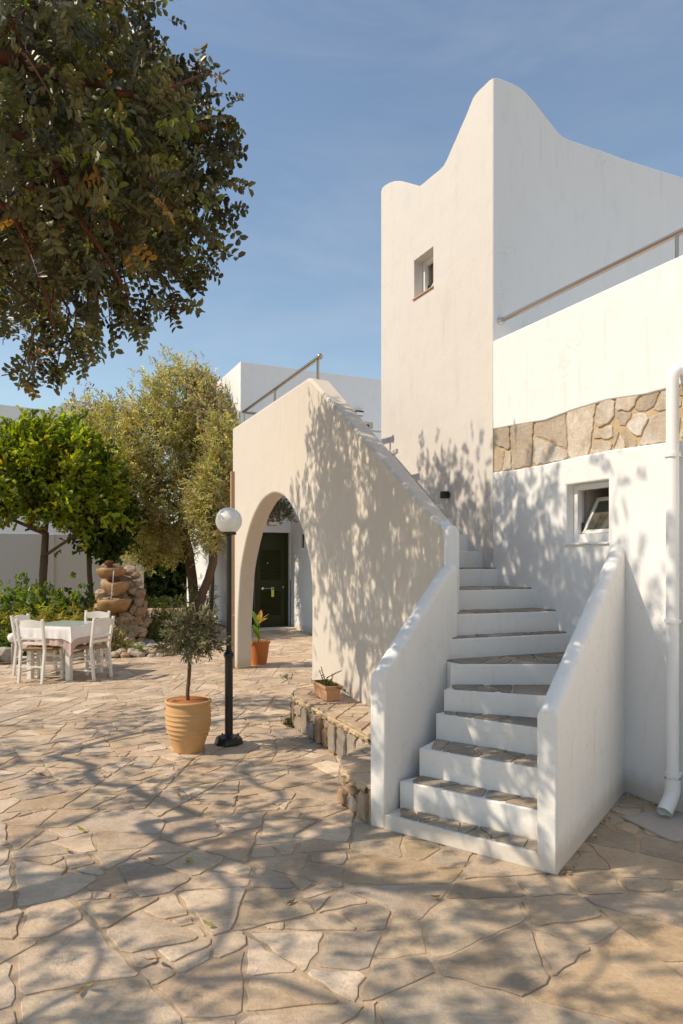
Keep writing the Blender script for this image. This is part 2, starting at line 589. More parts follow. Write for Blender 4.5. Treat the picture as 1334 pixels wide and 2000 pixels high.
def crazy(poly, area, rg, depth=0, jit=0.6):
    A = abs(parea(poly))
    c = pcen(poly)
    if len(poly) < 3 or A < 1e-5: return []
    # principal axis
    sxx = sum((p[0] - c[0]) ** 2 for p in poly); syy = sum((p[1] - c[1]) ** 2 for p in poly)
    sxy = sum((p[0] - c[0]) * (p[1] - c[1]) for p in poly)
    th = 0.5 * math.atan2(2 * sxy, sxx - syy)
    ax = (math.cos(th), math.sin(th))
    pr = [(p[0] - c[0]) * ax[0] + (p[1] - c[1]) * ax[1] for p in poly]
    pq = [-(p[0] - c[0]) * ax[1] + (p[1] - c[1]) * ax[0] for p in poly]
    ln = max(pr) - min(pr); wd = max(pq) - min(pq)
    tgt = area(c) * math.exp(rg.gauss(0, 0.75))
    if (A < tgt and ln < 2.0 * wd + 0.02) or depth > 12:
        return [poly]
    a2 = th + rg.uniform(-jit, jit)
    n = (math.cos(a2), math.sin(a2))
    o = c[0] + ax[0] * ln * rg.uniform(-0.16, 0.16), c[1] + ax[1] * ln * rg.uniform(-0.16, 0.16)
    p1 = clip(poly, o[0], o[1], n[0], n[1])
    p2 = clip(poly, o[0], o[1], -n[0], -n[1])
    res = []
    for q in (p1, p2):
        if len(q) >= 3: res += crazy(q, area, rg, depth + 1, jit)
    return res

def inset(poly, d, rg=None):
    if parea(poly) < 0: poly = poly[::-1]
    res = list(poly)
    m = len(poly)
    for i in range(m):
        a = poly[i]; b = poly[(i + 1) % m]
        ex, ey = b[0] - a[0], b[1] - a[1]
        l = math.hypot(ex, ey)
        if l < 1e-6: continue
        nx, ny = ey / l, -ex / l
        dd = d * (rg.uniform(0.5, 1.6) if rg else 1)
        res = clip(res, a[0] - nx * dd, a[1] - ny * dd, nx, ny)
        if len(res) < 3: return []
    # drop near-duplicate points
    out_ = []
    for p in res:
        if not out_ or math.hypot(p[0] - out_[-1][0], p[1] - out_[-1][1]) > 0.004: out_.append(p)
    if len(out_) > 2 and math.hypot(out_[0][0] - out_[-1][0], out_[0][1] - out_[-1][1]) < 0.004: out_.pop()
    return out_ if len(out_) >= 3 else []

def roughen(poly, seg, amp, rg, corner=0.18, cmax=0.035):
    """cut the corners a little and break the edges"""
    pts = []
    m = len(poly)
    for i in range(m):
        a = poly[i]; b = poly[(i + 1) % m]
        l = math.hypot(b[0] - a[0], b[1] - a[1])
        c = min(l * corner, cmax) * rg.uniform(0.4, 1.2)
        c = min(c, l * 0.4)
        k = max(1, int((l - 2 * c) / seg))
        for j in range(k + 1):
            t = (c + (l - 2 * c) * j / k) / l
            x = a[0] + (b[0] - a[0]) * t; y = a[1] + (b[1] - a[1]) * t
            if 0 < j < k or rg.random() < 0.5:
                nx, ny = (b[1] - a[1]) / l, -(b[0] - a[0]) / l
                q = rg.uniform(-1, 0.25) * amp
                x += nx * q; y += ny * q
            pts.append((x, y))
    return pts

def stone_verts(poly, h, lip, drop):
    """top ring pulled in, rim, foot; returns verts (x, y, z) and faces"""
    c = pcen(poly)
    n = len(poly)
    vs = []
    for x, y in poly:
        dx, dy = x - c[0], y - c[1]; l = math.hypot(dx, dy) or 1
        k = min(lip, l * 0.3) / l
        vs.append((x - dx * k, y - dy * k, h))
    for x, y in poly: vs.append((x, y, h - lip * 0.7))
    for x, y in poly: vs.append((x, y, -drop))
    fs = [tuple(range(n))]
    for i in range(n):
        j = (i + 1) % n
        fs.append((i, n + i, n + j, j))
        fs.append((n + i, 2 * n + i, 2 * n + j, n + j))
    return vs, fs

# ---- leaves and trees
def leaf_shape(l, wd, fold=0.25, droop=0.12):
    """one leaf of 6 points, two quads, along +X"""
    z = wd * fold
    v = [(0, 0, 0), (l * 0.3, wd * 0.42, z), (l * 0.72, wd * 0.45, z - l * droop * 0.5), (l, 0, -l * droop),
         (l * 0.72, -wd * 0.45, z - l * droop * 0.5), (l * 0.3, -wd * 0.42, z)]
    f = [(0, 3, 2, 1), (0, 5, 4, 3)]
    return np.array(v, dtype=np.float64), f

def sprig(leaves):
    """leaves: list of (pos, yaw, pitch, roll, length, width)"""
    V = []; Fc = []
    for (p, yaw, pit, rol, l, wd) in leaves:
        v, f = leaf_shape(l, wd)
        m = np.array((Matrix.Rotation(yaw, 3, 'Z') @ Matrix.Rotation(pit, 3, 'Y') @ Matrix.Rotation(rol, 3, 'X')))
        v = v @ m.T + np.array(p)
        n = sum(len(x) for x in V)
        V.append(v); Fc += [tuple(i + n for i in q) for q in f]
    return np.vstack(V), Fc

def pinnate(n=4, ll=0.05, lw=0.035, L_=0.14, seed=1):
    rg = random.Random(seed)
    lv = []
    for i in range(n):
        x = L_ * (0.25 + 0.75 * i / max(1, n - 1))
        for s in (-1, 1):
            lv.append(((x, 0, 0), s * rg.uniform(0.9, 1.35), rg.uniform(-0.5, 0.4), rg.uniform(-0.5, 0.5), ll * rg.uniform(0.8, 1.15), lw * rg.uniform(0.85, 1.1)))
    v, f = sprig(lv)
    n0 = len(v)
    q = np.array([(0, 0.0018, 0), (0, -0.0018, 0), (L_, -0.001, 0), (L_, 0.001, 0)])
    return np.vstack([v, q]), f + [(n0, n0 + 1, n0 + 2, n0 + 3)]

def tuft(n, ll, lw, L_, seed=1, spread=0.8):
    rg = random.Random(seed)
    lv = []
    for i in range(n):
        x = L_ * i / max(1, n - 1)
        lv.append(((x, 0, 0), rg.choice((-1, 1)) * rg.uniform(0.3, 1.0) * spread, rg.uniform(-0.8, 0.5), rg.uniform(-1.2, 1.2), ll * rg.uniform(0.75, 1.2), lw * rg.uniform(0.8, 1.2)))
    return sprig(lv)

def frames(dirs, rolls):
    d = dirs / np.linalg.norm(dirs, axis=1, keepdims=True)
    up = np.tile(np.array([0.0, 0.0, 1.0]), (len(d), 1))
    bad = np.abs(d[:, 2]) > 0.97
    up[bad] = [0, 1.0, 0]
    y = np.cross(up, d); y /= np.linalg.norm(y, axis=1, keepdims=True)
    z = np.cross(d, y)
    c = np.cos(rolls)[:, None]; s_ = np.sin(rolls)[:, None]
    y2 = y * c + z * s_; z2 = -y * s_ + z * c
    return np.stack([d, y2, z2], axis=2)

def scatter_mesh(name, temps, pos, dirs, rolls, scales, tones, origin, mat, parent, kind='stuff'):
    """real leaves, joined: temps is a list of (verts, faces)"""
    which = nrng.integers(0, len(temps), len(pos))
    fr = frames(dirs, rolls)
    VV = []; idx = []; ls = []; CC = []; base = 0
    for k, (tv, tf) in enumerate(temps):
        m = which == k
        if not m.any(): continue
        P = pos[m]; Fm = fr[m] * scales[m][:, None, None]
        v = np.einsum('nij,vj->nvi', Fm, tv) + P[:, None, :]
        n = len(P); nv = len(tv)
        tfa = np.array([i for f in tf for i in f])
        ln = np.array([len(f) for f in tf])
        off = base + np.arange(n) * nv
        idx.append((tfa[None, :] + off[:, None]).ravel())
        ls.append(np.tile(ln, n))
        VV.append(v.reshape(-1, 3)); CC.append(np.repeat(tones[m], nv, axis=0))
        base += n * nv
    V = np.vstack(VV) - np.array(origin)
    idx = np.concatenate(idx); ls = np.concatenate(ls); C = np.vstack(CC)
    me = bpy.data.meshes.new(name)
    me.vertices.add(len(V)); me.vertices.foreach_set('co', V.astype(np.float32).ravel())
    me.loops.add(len(idx)); me.loops.foreach_set('vertex_index', idx.astype(np.int32))
    me.polygons.add(len(ls))
    st = np.concatenate([[0], np.cumsum(ls)[:-1]])
    me.polygons.foreach_set('loop_start', st.astype(np.int32))
    me.polygons.foreach_set('loop_total', ls.astype(np.int32))
    me.update(calc_edges=True)
    a = me.attributes.new('tone', 'FLOAT_COLOR', 'POINT')
    a.data.foreach_set('color', np.hstack([C, np.ones((len(C), 1))]).astype(np.float32).ravel())
    return link_mesh(name, me, mat, parent, kind=kind)

def tones_of(n, cols, wts, jit=0.15):
    cols = np.array(cols); wts = np.array(wts, float); wts /= wts.sum()
    k = nrng.choice(len(cols), n, p=wts)
    b = np.exp(nrng.normal(0, jit, n))[:, None]
    return np.clip(cols[k] * b * np.exp(nrng.normal(0, 0.06, (n, 3))), 0.003, 0.9)

def grow(trunk, centres, jit=0.12, sag=0.05, maxseg=0.5):
    """nodes (pos, parent) : a skeleton from the trunk to every clump centre"""
    nodes = [(Vector(p), i - 1) for i, p in enumerate(trunk)]
    nt_ = len(trunk)
    top = nodes[-1][0]
    cs = sorted(centres, key=lambda c: (c - top).length)
    for c in cs:
        best = None; bd = 1e9
        for i in range(max(0, nt_ // 2), len(nodes)):
            p = nodes[i][0]
            d = (p - c).length + 0.25 * (p - top).length
            if d < bd: bd = d; best = i
        p = nodes[best][0]
        L_ = (c - p).length
        k = max(1, int(L_ / maxseg) + 1)
        par = best
        for j in range(1, k + 1):
            t = j / k
            q = p.lerp(c, t) + Vector((rng.gauss(0, 1), rng.gauss(0, 1), rng.gauss(0, 1))) * jit * L_ * 0.4 * math.sin(math.pi * t) + Vector((0, 0, sag * L_ * math.sin(math.pi * t)))
            nodes.append((q, par)); par = len(nodes) - 1
    return nodes, nt_

def tree_wood(root, nodes, nt_, r0, rtip, mat, loc, trunk_name='trunk', expo=0.5, sides=7):
    n = len(nodes)
    cnt = [0] * n
    kids = [[] for _ in range(n)]
    for i, (p, par) in enumerate(nodes):
        if par >= 0: kids[par].append(i)
    for i in range(n - 1, -1, -1):
        if not kids[i]: cnt[i] = 1
        if nodes[i][1] >= 0: cnt[nodes[i][1]] += cnt[i]
    rad = [rtip * cnt[i] ** expo for i in range(n)]
    k = r0 / max(rad[0], 1e-6)
    rad = [rtip + (r - rtip) * min(k, 3) if r > rtip else rtip for r in rad]
    tr = MB(loc)
    pts = [nodes[i][0] for i in range(nt_)]
    tr.tube(pts, [max(rad[i], r0 * (1 - 0.45 * i / max(1, nt_ - 1))) for i in range(nt_)], 12)
    tr.build(trunk_name, mat, root, smooth=True)
    starts = [c for i in range(nt_) for c in kids[i] if c >= nt_]
    # small shoots straight from the trunk are collected with the nearest limb
    for s in starts:
        mb = MB(loc)
        st = [s]
        while st:
            i = st.pop()
            p, par = nodes[i]
            mb.tube([nodes[par][0], p], [min(rad[i] * 1.12, rad[par]), rad[i]], sides if rad[i] > 0.012 else 4, caps=False)
            st += kids[i]
        mb.build('branch', mat, root, smooth=True)

# ================================================================= THE GROUND
def struct(name, o):
    o['kind'] = 'structure'
    return o

gm = MB()
gm.add([(-300, -60, -0.06), (300, -60, -0.06), (300, 500, -0.06), (-300, 500, -0.06)], [(0, 1, 2, 3)])
struct('ground', gm.build('ground', M['sand']))

patio_poly = [(-7.5, 0.6), (4.5, 0.6), (4.5, 17.3), (-3.4, 17.3), (-3.2, 14), (-2.75, 12.6), (-2.95, 12.05), (-3.96, 11.55), (-5.35, 10.9), (-7.5, 10.6)]
pm = MB()
pm.add([(x, y, -0.003) for x, y in patio_poly], [tuple(range(len(patio_poly)))])
patio = struct('patio', pm.build('patio', M['mortar']))

def in_poly(x, y, poly):
    r = False
    j = len(poly) - 1
    for i in range(len(poly)):
        xi, yi = poly[i]; xj, yj = poly[j]
        if (yi > y) != (yj > y) and x < (xj - xi) * (y - yi) / (yj - yi) + xi: r = not r
        j = i
    return r

# big irregular cells first, then each is broken into stones
cell = 1.15
pts = {}
for i in range(-8, 6):
    for j in range(-1, 18):
        pts[i, j] = ((i + rng.uniform(-0.05, 1.05)) * cell, (j + rng.uniform(-0.05, 1.05)) * cell)
stones = []
def sarea(c):
    a = 0.085 if c[1] < 5.5 else 0.06
    if c[0] > 0.2 and c[1] < 4.5: a = 0.14
    if c[0] < -0.6 and c[1] < 4.5: a = 0.105
    return a
for (i, j), p in pts.items():
    poly = [(p[0] - 2, p[1] - 2), (p[0] + 2, p[1] - 2), (p[0] + 2, p[1] + 2), (p[0] - 2, p[1] + 2)]
    for di in range(-2, 3):
        for dj in range(-2, 3):
            q = pts.get((i + di, j + dj))
            if q is None or (di == 0 and dj == 0): continue
            poly = clip(poly, (p[0] + q[0]) / 2, (p[1] + q[1]) / 2, q[0] - p[0], q[1] - p[1])
    if len(poly) < 3: continue
    stones += crazy(poly, sarea, rng)

# ground hidden beneath the houses needs no stones
def covered(x, y):
    p = Vector((x, y, 0)) - W0
    if p.dot(WP) > 0.12 and p.dot(WD) < 4.0: return True
    return False

ST_COL = [((0.64, 0.525, 0.40), 4), ((0.60, 0.48, 0.355), 4), ((0.54, 0.445, 0.345), 3), ((0.46, 0.39, 0.325), 1.2), ((0.60, 0.46, 0.33), 2), ((0.69, 0.585, 0.465), 3)]
def stone_tone(x=None, y=None):
    cs = ST_COL
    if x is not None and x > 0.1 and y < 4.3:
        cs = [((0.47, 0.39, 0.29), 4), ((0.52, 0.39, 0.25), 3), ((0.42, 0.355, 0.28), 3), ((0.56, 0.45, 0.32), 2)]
    tot = sum(c[1] for c in cs)
    k = rng.uniform(0, tot)
    for c, wgt in cs:
        k -= wgt
        if k <= 0: break
    b = math.exp(rng.gauss(0, 0.08))
    return tuple(x_ * b * k2 * math.exp(rng.gauss(0, 0.008)) for x_, k2 in zip(c, (1.02, 0.98, 0.97)))

good = []
for poly in stones:
    c = pcen(poly)
    if not in_poly(c[0], c[1], patio_poly) or covered(*c): continue
    q = inset(poly, 0.0042 if c[1] > 4.5 else 0.0058, rng)
    if not q or abs(parea(q)) < 0.0012: continue
    # size it shows in the photograph
    sx = 667 + c[0] / c[1] * F
    sy = HZ + F * EYE / c[1]
    vis = (-60 < sx < 1400) and (sy < 2060)
    show = abs(parea(q)) * F * F * EYE / c[1] ** 3 if vis else 0
    good.append((show, q, c))
good.sort(key=lambda g: -g[0])
rest = MB()
for k, (show, q, c) in enumerate(good):
    near = k < 300
    rp = roughen(q, 0.06 if near else 0.2, 0.015 if near else 0.006, rng, 0.17)
    h = 0.0015 + rng.uniform(0, 0.0045)
    vs, fs = stone_verts(rp, h, 0.003, 0.012)
    tx, ty = rng.gauss(0, 0.004), rng.gauss(0, 0.004)
    vs = [(x, y, z + (((x - c[0]) * tx + (y - c[1]) * ty) if i < 2 * len(rp) else 0)) for i, (x, y, z) in enumerate(vs)]
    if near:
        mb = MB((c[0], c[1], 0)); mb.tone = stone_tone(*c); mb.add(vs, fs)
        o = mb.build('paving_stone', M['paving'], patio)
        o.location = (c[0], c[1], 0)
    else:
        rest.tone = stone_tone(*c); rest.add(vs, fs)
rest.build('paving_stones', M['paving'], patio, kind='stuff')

# garden bed
bed = [(-14, 10.2), (-7.5, 10.6), (-5.35, 10.9), (-3.96, 11.55), (-2.95, 12.05), (-2.75, 12.6), (-3.2, 14), (-3.75, 17.3), (-5.0, 20), (-14, 20)]
bm_ = MB(); bm_.prism(bed, -0.3, 0.03)
struct('garden_bed', bm_.build('garden_bed', M['soil']))
pth = MB(); pth.add([(-9.5, 17.0, -0.03), (-3.3, 17.0, -0.03), (-4.5, 30, -0.03), (-12, 30, -0.03)], [(0, 1, 2, 3)])
struct('garden_path', pth.build('garden_path', M['sand']))

# ================================================================= TOWER HOUSE
OFF_T = 0.04
tower_loc = W0 + WD * 1.47
house = thing('tower_house', 'tall white house with curved tower parapet, stone band and small open windows', 'building', tower_loc)
To = W0 + WP * OFF_T
def tt(px): return wall_t(px, OFF_T)
prof = [(93, 535), (98, 520), (110, 508), (130, 497), (150, 491), (175, 491), (210, 500), (250, 513), (270, 498), (300, 472), (330, 448), (350, 428), (365, 400), (380, 365), (400, 320), (420, 272), (440, 228), (455, 190), (470, 152), (485, 130), (500, 114), (515, 100), (535, 80), (552, 68)]
pl = []
for zx, zy in prof:
    px = 700 + zx / 2.104; py = 120 + zy / 2.104
    t = tt(px)
    pl.append((t, wall_z(t, py, OFF_T)))
t_far, t_cor = pl[0][0], pl[-1][0]
outer = [(t_far, 0.0)] + pl + [(t_cor, 0.0)]
wa, wb = tt(808.5), tt(846)
wz0 = (wall_z(wa, 584, OFF_T) + wall_z(wb, 559, OFF_T)) / 2
wz1 = (wall_z(wa, 508, OFF_T) + wall_z(wb, 483, OFF_T)) / 2
hole = [(wa, wz0), (wb, wz0), (wb, wz1), (wa, wz1)]
Q = Matrix.Identity(3)
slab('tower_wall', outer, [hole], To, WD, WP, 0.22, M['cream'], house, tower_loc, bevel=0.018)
Tc = To + WD * t_cor
prof2 = [(550, 68), (575, 70), (600, 78), (640, 95), (660, 106), (680, 121), (700, 141), (720, 165), (740, 190), (760, 215), (780, 241), (800, 266), (820, 292), (835, 306), (850, 316), (870, 324), (950, 352), (1000, 368), (1100, 405), (1200, 437), (1334, 478)]
pr = []
for zx, zy in prof2:
    px = 700 + zx / 2.104; py = 120 + zy / 2.104
    u = max(0.003, line_u(px, Tc, WP))
    pr.append((u, EYE + (HZ - py) / F * (Tc + WP * u).y))
pr[0] = (0.003, pl[-1][1] - 0.004)
zend = pr[-1][1]
outer2 = [(0.003, 2.9)] + pr + [(4.0, zend - 0.02), (4.0, 2.9)]
slab('side_wall', outer2, [], Tc - WD * 0.003, WP, WD, 0.2, M['white'], house, tower_loc, bevel=0.018)
mb = MB(tower_loc)
mb.wbox(Tc, WD, WP, 0.1, t_far - t_cor - 0.1, 0.2, 3.8, 5.2, 5.3)
mb.build('roof', M['white'], house)
mb = MB(tower_loc)
mb.wbox(Tc, WD, WP, t_far - t_cor - 0.2, t_far - t_cor - 0.01, 0.2, 3.8, 0, 5.6)
mb.build('rear_wall', M['white'], house)
mb = MB(tower_loc)
mb.wbox(Tc, WD, WP, 0.05, t_far - t_cor - 0.05, 3.8, 3.95, 0, 5.6)
mb.build('end_wall', M['white'], house)

# upper wall (terrace parapet), stone band and lower wall
T_R = -3.2
Uo = W0 + WP * (OFF_T - 0.004)
ztop = 3.605
out_u = [(T_R, 2.78)]
k = 14
for i in range(k + 1):
    t = T_R + (t_cor - 0.005 - T_R) * i / k
    out_u.append((t, 2.785 + 0.03 * (t / 1.5) * 0.5 + 0.012 * math.sin(5.3 * t) + 0.008 * math.sin(13 * t)))
out_u = out_u[1:] + [(t_cor - 0.005, ztop + 0.01), (T_R, ztop)]
slab('terrace_parapet', out_u, [], Uo, WD, WP, 0.22, M['white'], house, tower_loc, bevel=0.012)
Lo = W0.copy()
t_lo = wall_t(961.5)
win = (wall_t(1187.5), wall_t(1105.5), 1.768, 2.218)
low = [(T_R, 0.0), (t_lo, 0.0)]
for i in range(k + 1):
    t = t_lo + (T_R - t_lo) * i / k
    low.append((t, 2.415 + 0.004 * (t) + 0.006 * math.sin(4.1 * t + 1) + 0.006 * math.sin(15 * t)))
hole = [(win[0], win[2]), (win[1], win[2]), (win[1], win[3]), (win[0], win[3])]
slab('lower_wall', low, [hole], Lo, WD, WP, 0.20, M['white'], house, tower_loc, bevel=0.014)
mb = MB(tower_loc)
mb.wbox(Lo, WD, WP, T_R, t_cor - 0.003, 0.055, 0.24, 2.3, 2.9)
mb.build('band_mortar', M['wall_mortar'], house)
mb = MB(tower_loc)
mb.wbox(Lo, WD, WP, T_R, t_cor + 0.0, 0.23, 4.0, 2.86, 3.0)
mb.build('terrace_floor', M['white'], house)
# band stones
rgb = random.Random(5)
b0 = [(T_R, 2.40), (t_cor - 0.005, 2.42), (t_cor - 0.005, 2.83), (T_R, 2.79)]
pieces = crazy(b0, lambda c: 0.050, rgb, 0, 0.85)
BC = [(0.68, 0.62, 0.55), (0.62, 0.56, 0.49), (0.56, 0.49, 0.41), (0.70, 0.66, 0.61), (0.58, 0.47, 0.35)]
for pc in pieces:
    q = inset(pc, 0.005, rgb)
    if not q or abs(parea(q)) < 0.0015: continue
    rp = roughen(q, 0.030, 0.012, rgb, 0.26, 0.045)
    vs, fs = stone_verts(rp, 0.006 + rgb.uniform(0, 0.010), 0.006, 0.0)
    c = pcen(q)
    cp = Lo + WD * c[0]
    og = Vector((cp.x, cp.y, c[1]))
    mb = MB(og)
    b = math.exp(rgb.gauss(0, 0.10)); tn = rgb.choice(BC)
    mb.tone = tuple(x * b for x in tn)
    vv = []
    for u, z, h in vs:
        p = Lo + WD * u + WP * (0.056 - h)
        vv.append((p.x, p.y, z))
    mb.add(vv, fs)
    o = mb.build('stone', M['rubble'], house)
    o.location = og - tower_loc

def window(house, loc, o, a, b, z0, z1, rec, tilt=R(30), room=0.9, wallmat='ivory'):
    """a small bottom-hung window: frame in the recess, sash tilted into the room"""
    lo, hi = min(a, b), max(a, b)
    mb = MB(loc)
    f = 0.045
    for u0, u1, q0, q1 in ((lo, lo + f, z0, z1), (hi - f, hi, z0, z1), (lo + f, hi - f, z0, z0 + f * 1.5), (lo + f, hi - f, z1 - f, z1)):
        mb.wbox(o, WD, WP, u0 + 0.001, u1 - 0.001, rec, rec + 0.05, q0 + 0.001, q1 - 0.001)
    fr = mb.build('window_frame', M['pvc'], house, bevel=0.003)
    # sash
    L2 = hi - lo - 2 * f; H2 = z1 - z0 - 2.5 * f
    sf = 0.032
    def place(u, v, d):
        # v up the sash, d its depth
        n = rec + 0.03 + v * math.sin(tilt) + d * math.cos(tilt)
        z = z0 + 1.5 * f + 0.004 + v * math.cos(tilt) - d * math.sin(tilt)
        p = o + WD * (lo + f + u) + WP * n
        return (p.x, p.y, z)
    def sbox(mb, u0, u1, v0, v1, d0, d1):
        vs = [place(u, v, d) for d in (d0, d1) for u, v in ((u0, v0), (u1, v0), (u1, v1), (u0, v1))]
        mb.add(vs, [(3, 2, 1, 0), (4, 5, 6, 7), (0, 1, 5, 4), (1, 2, 6, 5), (2, 3, 7, 6), (3, 0, 4, 7)])
    sb = MB(loc)
    g = 0.004
    sbox(sb, g, g + sf, g, H2 - g, 0, 0.03); sbox(sb, L2 - g - sf, L2 - g, g, H2 - g, 0, 0.03)
    sbox(sb, g + sf, L2 - g - sf, g, g + sf, 0, 0.03); sbox(sb, g + sf, L2 - g - sf, H2 - g - sf, H2 - g, 0, 0.03)
    sa = sb.build('sash', M['pvc'], fr, bevel=0.003)
    gb = MB(loc)
    sbox(gb, g + sf, L2 - g - sf, g + sf, H2 - g - sf, 0.01, 0.02)
    gl = gb.build('pane', M['glass'], fr)
    st = MB(loc)
    st.bar(place(L2 - 0.01, 0.10, 0.01), place(L2 - 0.004, 0.02, 0.05), 0.012, 0.012)
    p = o + WD * (hi - f - 0.006) + WP * (rec + 0.045)
    st.bar((p.x, p.y, z0 + 1.5 * f), (p.x, p.y, z0 + 1.5 * f + 0.09), 0.014, 0.014)
    st.build('window_stay', M['black'], fr)
    # sill
    sl_ = MB(loc)
    sl_.wbox(o, WD, WP, lo - 0.012, hi + 0.012, -0.016, rec, z0 - 0.016, z0 - 0.001)
    sl_.build('window_sill', M['pale_terracotta'] if wallmat == 'cream' else M['white'], house, bevel=0.003)
    # the room behind: three walls, floor and ceiling, shade painted into the dark ones
    rm = MB(loc)
    rm.wbox(o, WD, WP, hi + 0.01, hi + 0.05, 0.23, room, z0 - 0.5, z1 + 0.25)
    rm.wbox(o, WD, WP, lo - 0.4, hi + 0.05, 0.24, room, z1 + 0.26, z1 + 0.30)
    rm.build('room_wall', M['ivory'], house)
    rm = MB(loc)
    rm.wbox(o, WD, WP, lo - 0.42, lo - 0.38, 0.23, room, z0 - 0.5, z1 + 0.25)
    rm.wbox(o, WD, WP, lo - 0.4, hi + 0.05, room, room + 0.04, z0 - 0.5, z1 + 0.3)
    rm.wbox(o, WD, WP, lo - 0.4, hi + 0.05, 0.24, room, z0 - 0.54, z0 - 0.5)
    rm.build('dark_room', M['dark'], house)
window(house, tower_loc, Lo, win[0], win[1], win[2], win[3], 0.075)
window(house, tower_loc, To, wa, wb, wz0, wz1, 0.11, wallmat='cream')

# terrace handrail over the parapet
hz_ = 3.81
hu = line_u(977, Tc, WP)
hp = Tc + WP * hu
hr = thing('handrail', 'steel tube handrail running from the tower over the sunlit white parapet', 'handrail', (hp.x, hp.y, hz_))
mb = MB((hp.x, hp.y, hz_))
e = hp - WD * 4.6
mb.tube([(hp.x - WD.x * 0.02, hp.y - WD.y * 0.02, hz_), (e.x, e.y, hz_)], 0.021, 14)
mb.build('rail', M['steel'], hr, auto=True)
mb = MB((hp.x, hp.y, hz_))
mb.tube([(hp.x, hp.y, hz_), (hp.x - WD.x * 0.02, hp.y - WD.y * 0.02, hz_)], 0.038, 18)
mb.tube([(hp.x - WD.x * 0.02, hp.y - WD.y * 0.02, hz_), (hp.x - WD.x * 0.045, hp.y - WD.y * 0.045, hz_)], 0.027, 14)
mb.build('flange', M['chrome'], hr, auto=True)
for s in (1.85, 3.6):                              # posts stand beyond the frame
    mb = MB((hp.x, hp.y, hz_)); q = hp - WD * s
    mb.tube([(q.x, q.y, hz_ - 0.01), (q.x, q.y, ztop - 0.01)], 0.012, 10)
    mb.build('post', M['steel'], hr)

# black wall lamp on the tower
tl = tt(876.5)
lp = To + WD * tl
lz = wall_z(tl, 967, OFF_T)
wl = thing('wall_lamp', 'small black square spotlight on the tower wall above the stairs', 'wall lamp', (lp.x, lp.y, lz))
mb = MB((lp.x, lp.y, lz))
mb.wbox(lp, WD, WP, -0.03, 0.03, -0.085, -0.012, lz - 0.035, lz + 0.035)
mb.build('lamp_body', M['black'], wl, bevel=0.006)
mb = MB((lp.x, lp.y, lz))
mb.wbox(lp, WD, WP, -0.022, 0.022, -0.012, 0.0, lz - 0.022, lz + 0.022)
mb.build('mounting_plate', M['black'], wl)

# downpipe
td = wall_t(1313.5, -0.075)
dp = W0 - WP * 0.075 + WD * td
dz = gz(730, dp.y)
dpt = thing('downpipe', 'white plastic downpipe running down the wall at the right edge', 'downpipe', (dp.x, dp.y, 0))
mb = MB((dp.x, dp.y, 0))
topin = dp + WP * 0.11
zp = [(topin.x, topin.y, dz + 0.03), (dp.x + WP.x * 0.03, dp.y + WP.y * 0.03, dz + 0.02), (dp.x + WP.x * 0.008, dp.y + WP.y * 0.008, dz - 0.005), (dp.x, dp.y, dz - 0.04), (dp.x, dp.y, 0.19)]
mb.tube(zp, 0.039, 20)
mb.build('pipe', M['pvc'], dpt, auto=True)
mb = MB((dp.x, dp.y, 0))
o1 = dp - WP * 0.02
o2 = dp - WP * 0.10 - WD * 0.02
mb.tube([(dp.x, dp.y, 0.24), (dp.x, dp.y, 0.16), (o1.x, o1.y, 0.11), (o2.x, o2.y, 0.045)], 0.047, 20, caps=False)
mb.build('spout', M['pvc'], dpt, auto=True)
for pyb in (889, 1213, 1512):
    zb = gz(pyb, dp.y)
    mb = MB((dp.x, dp.y, 0))
    mb.tube([(dp.x, dp.y, zb - 0.012), (dp.x, dp.y, zb + 0.012)], 0.048, 20)
    mb.wbox(dp, WD, WP, -0.014, 0.014, 0.04, 0.075, zb - 0.01, zb + 0.01)
    mb.build('bracket', M['pvc'], dpt, auto=True)

# ================================================================= ARCHED STAIR WALL
A0 = Vector((-1.585, 10.44, 0))
AE = Vector((0.765, 5.145, 0))
AD = (AE - A0).normalized()
AN = Vector((-AD.y, AD.x, 0))                      # thickness, away from the camera side
if AN.dot(WP) < 0: AN = -AN
AL = (AE - A0).length
def au(px): return line_u(px, A0, AD)
def az(px, py): return gz(py, (A0 + AD * au(px)).y)
uL = au(454)
uP = au(601)
zt = 3.68
arch = [(462, 1307), (463.3, 1212), (466.6, 1149), (469.3, 1113), (477.4, 1068), (486.4, 1032), (497.2, 1003), (511.6, 978), (526, 966.3), (536.8, 963.2), (553, 969), (567.4, 987), (580, 1010.4), (590.8, 1037.4), (598, 1068), (605.2, 1104), (607.9, 1140), (608.8, 1194), (608, 1300)]
ap = [(au(x), az(x, y)) for x, y in arch]
ap[0] = (ap[0][0], 0.0)
ap[-1] = (ap[-1][0], 0.0)
zEnd = gz(1036, AE.y)
# smooth the curve a little
def smooth_arch(p):
    res = [p[0]]
    for i in range(1, len(p) - 1):
        for s in (0.0, 0.5):
            a, b = p[i], p[i + 1]
            if i + 1 >= len(p): break
            if s == 0: res.append(a)
            else:
                p0 = p[max(i - 1, 0)]; p3 = p[min(i + 2, len(p) - 1)]
                res.append(tuple(-0.0625 * p0[k] + 0.5625 * a[k] + 0.5625 * b[k] - 0.0625 * p3[k] for k in (0, 1)) if 1 < i < len(p) - 3 else tuple((a[k] + b[k]) / 2 for k in (0, 1)))
    res.append(p[-1])
    return res
ap = smooth_arch(ap)
outline = [(uL, 0.0)] + ap + [(AL, 0.0), (AL, zEnd), (uP + 0.10, zt - 0.04), (uP, zt), (uL, zt)]
thick = lambda u: 0.235 if u < 3.3 else max(0.135, 0.235 - (u - 3.3) * 0.045)
aw = thing('arched_stair_wall', 'cream wall with a tall pointed archway and a sloping top beside the stairs', 'wall', (A0.x, A0.y, 0))
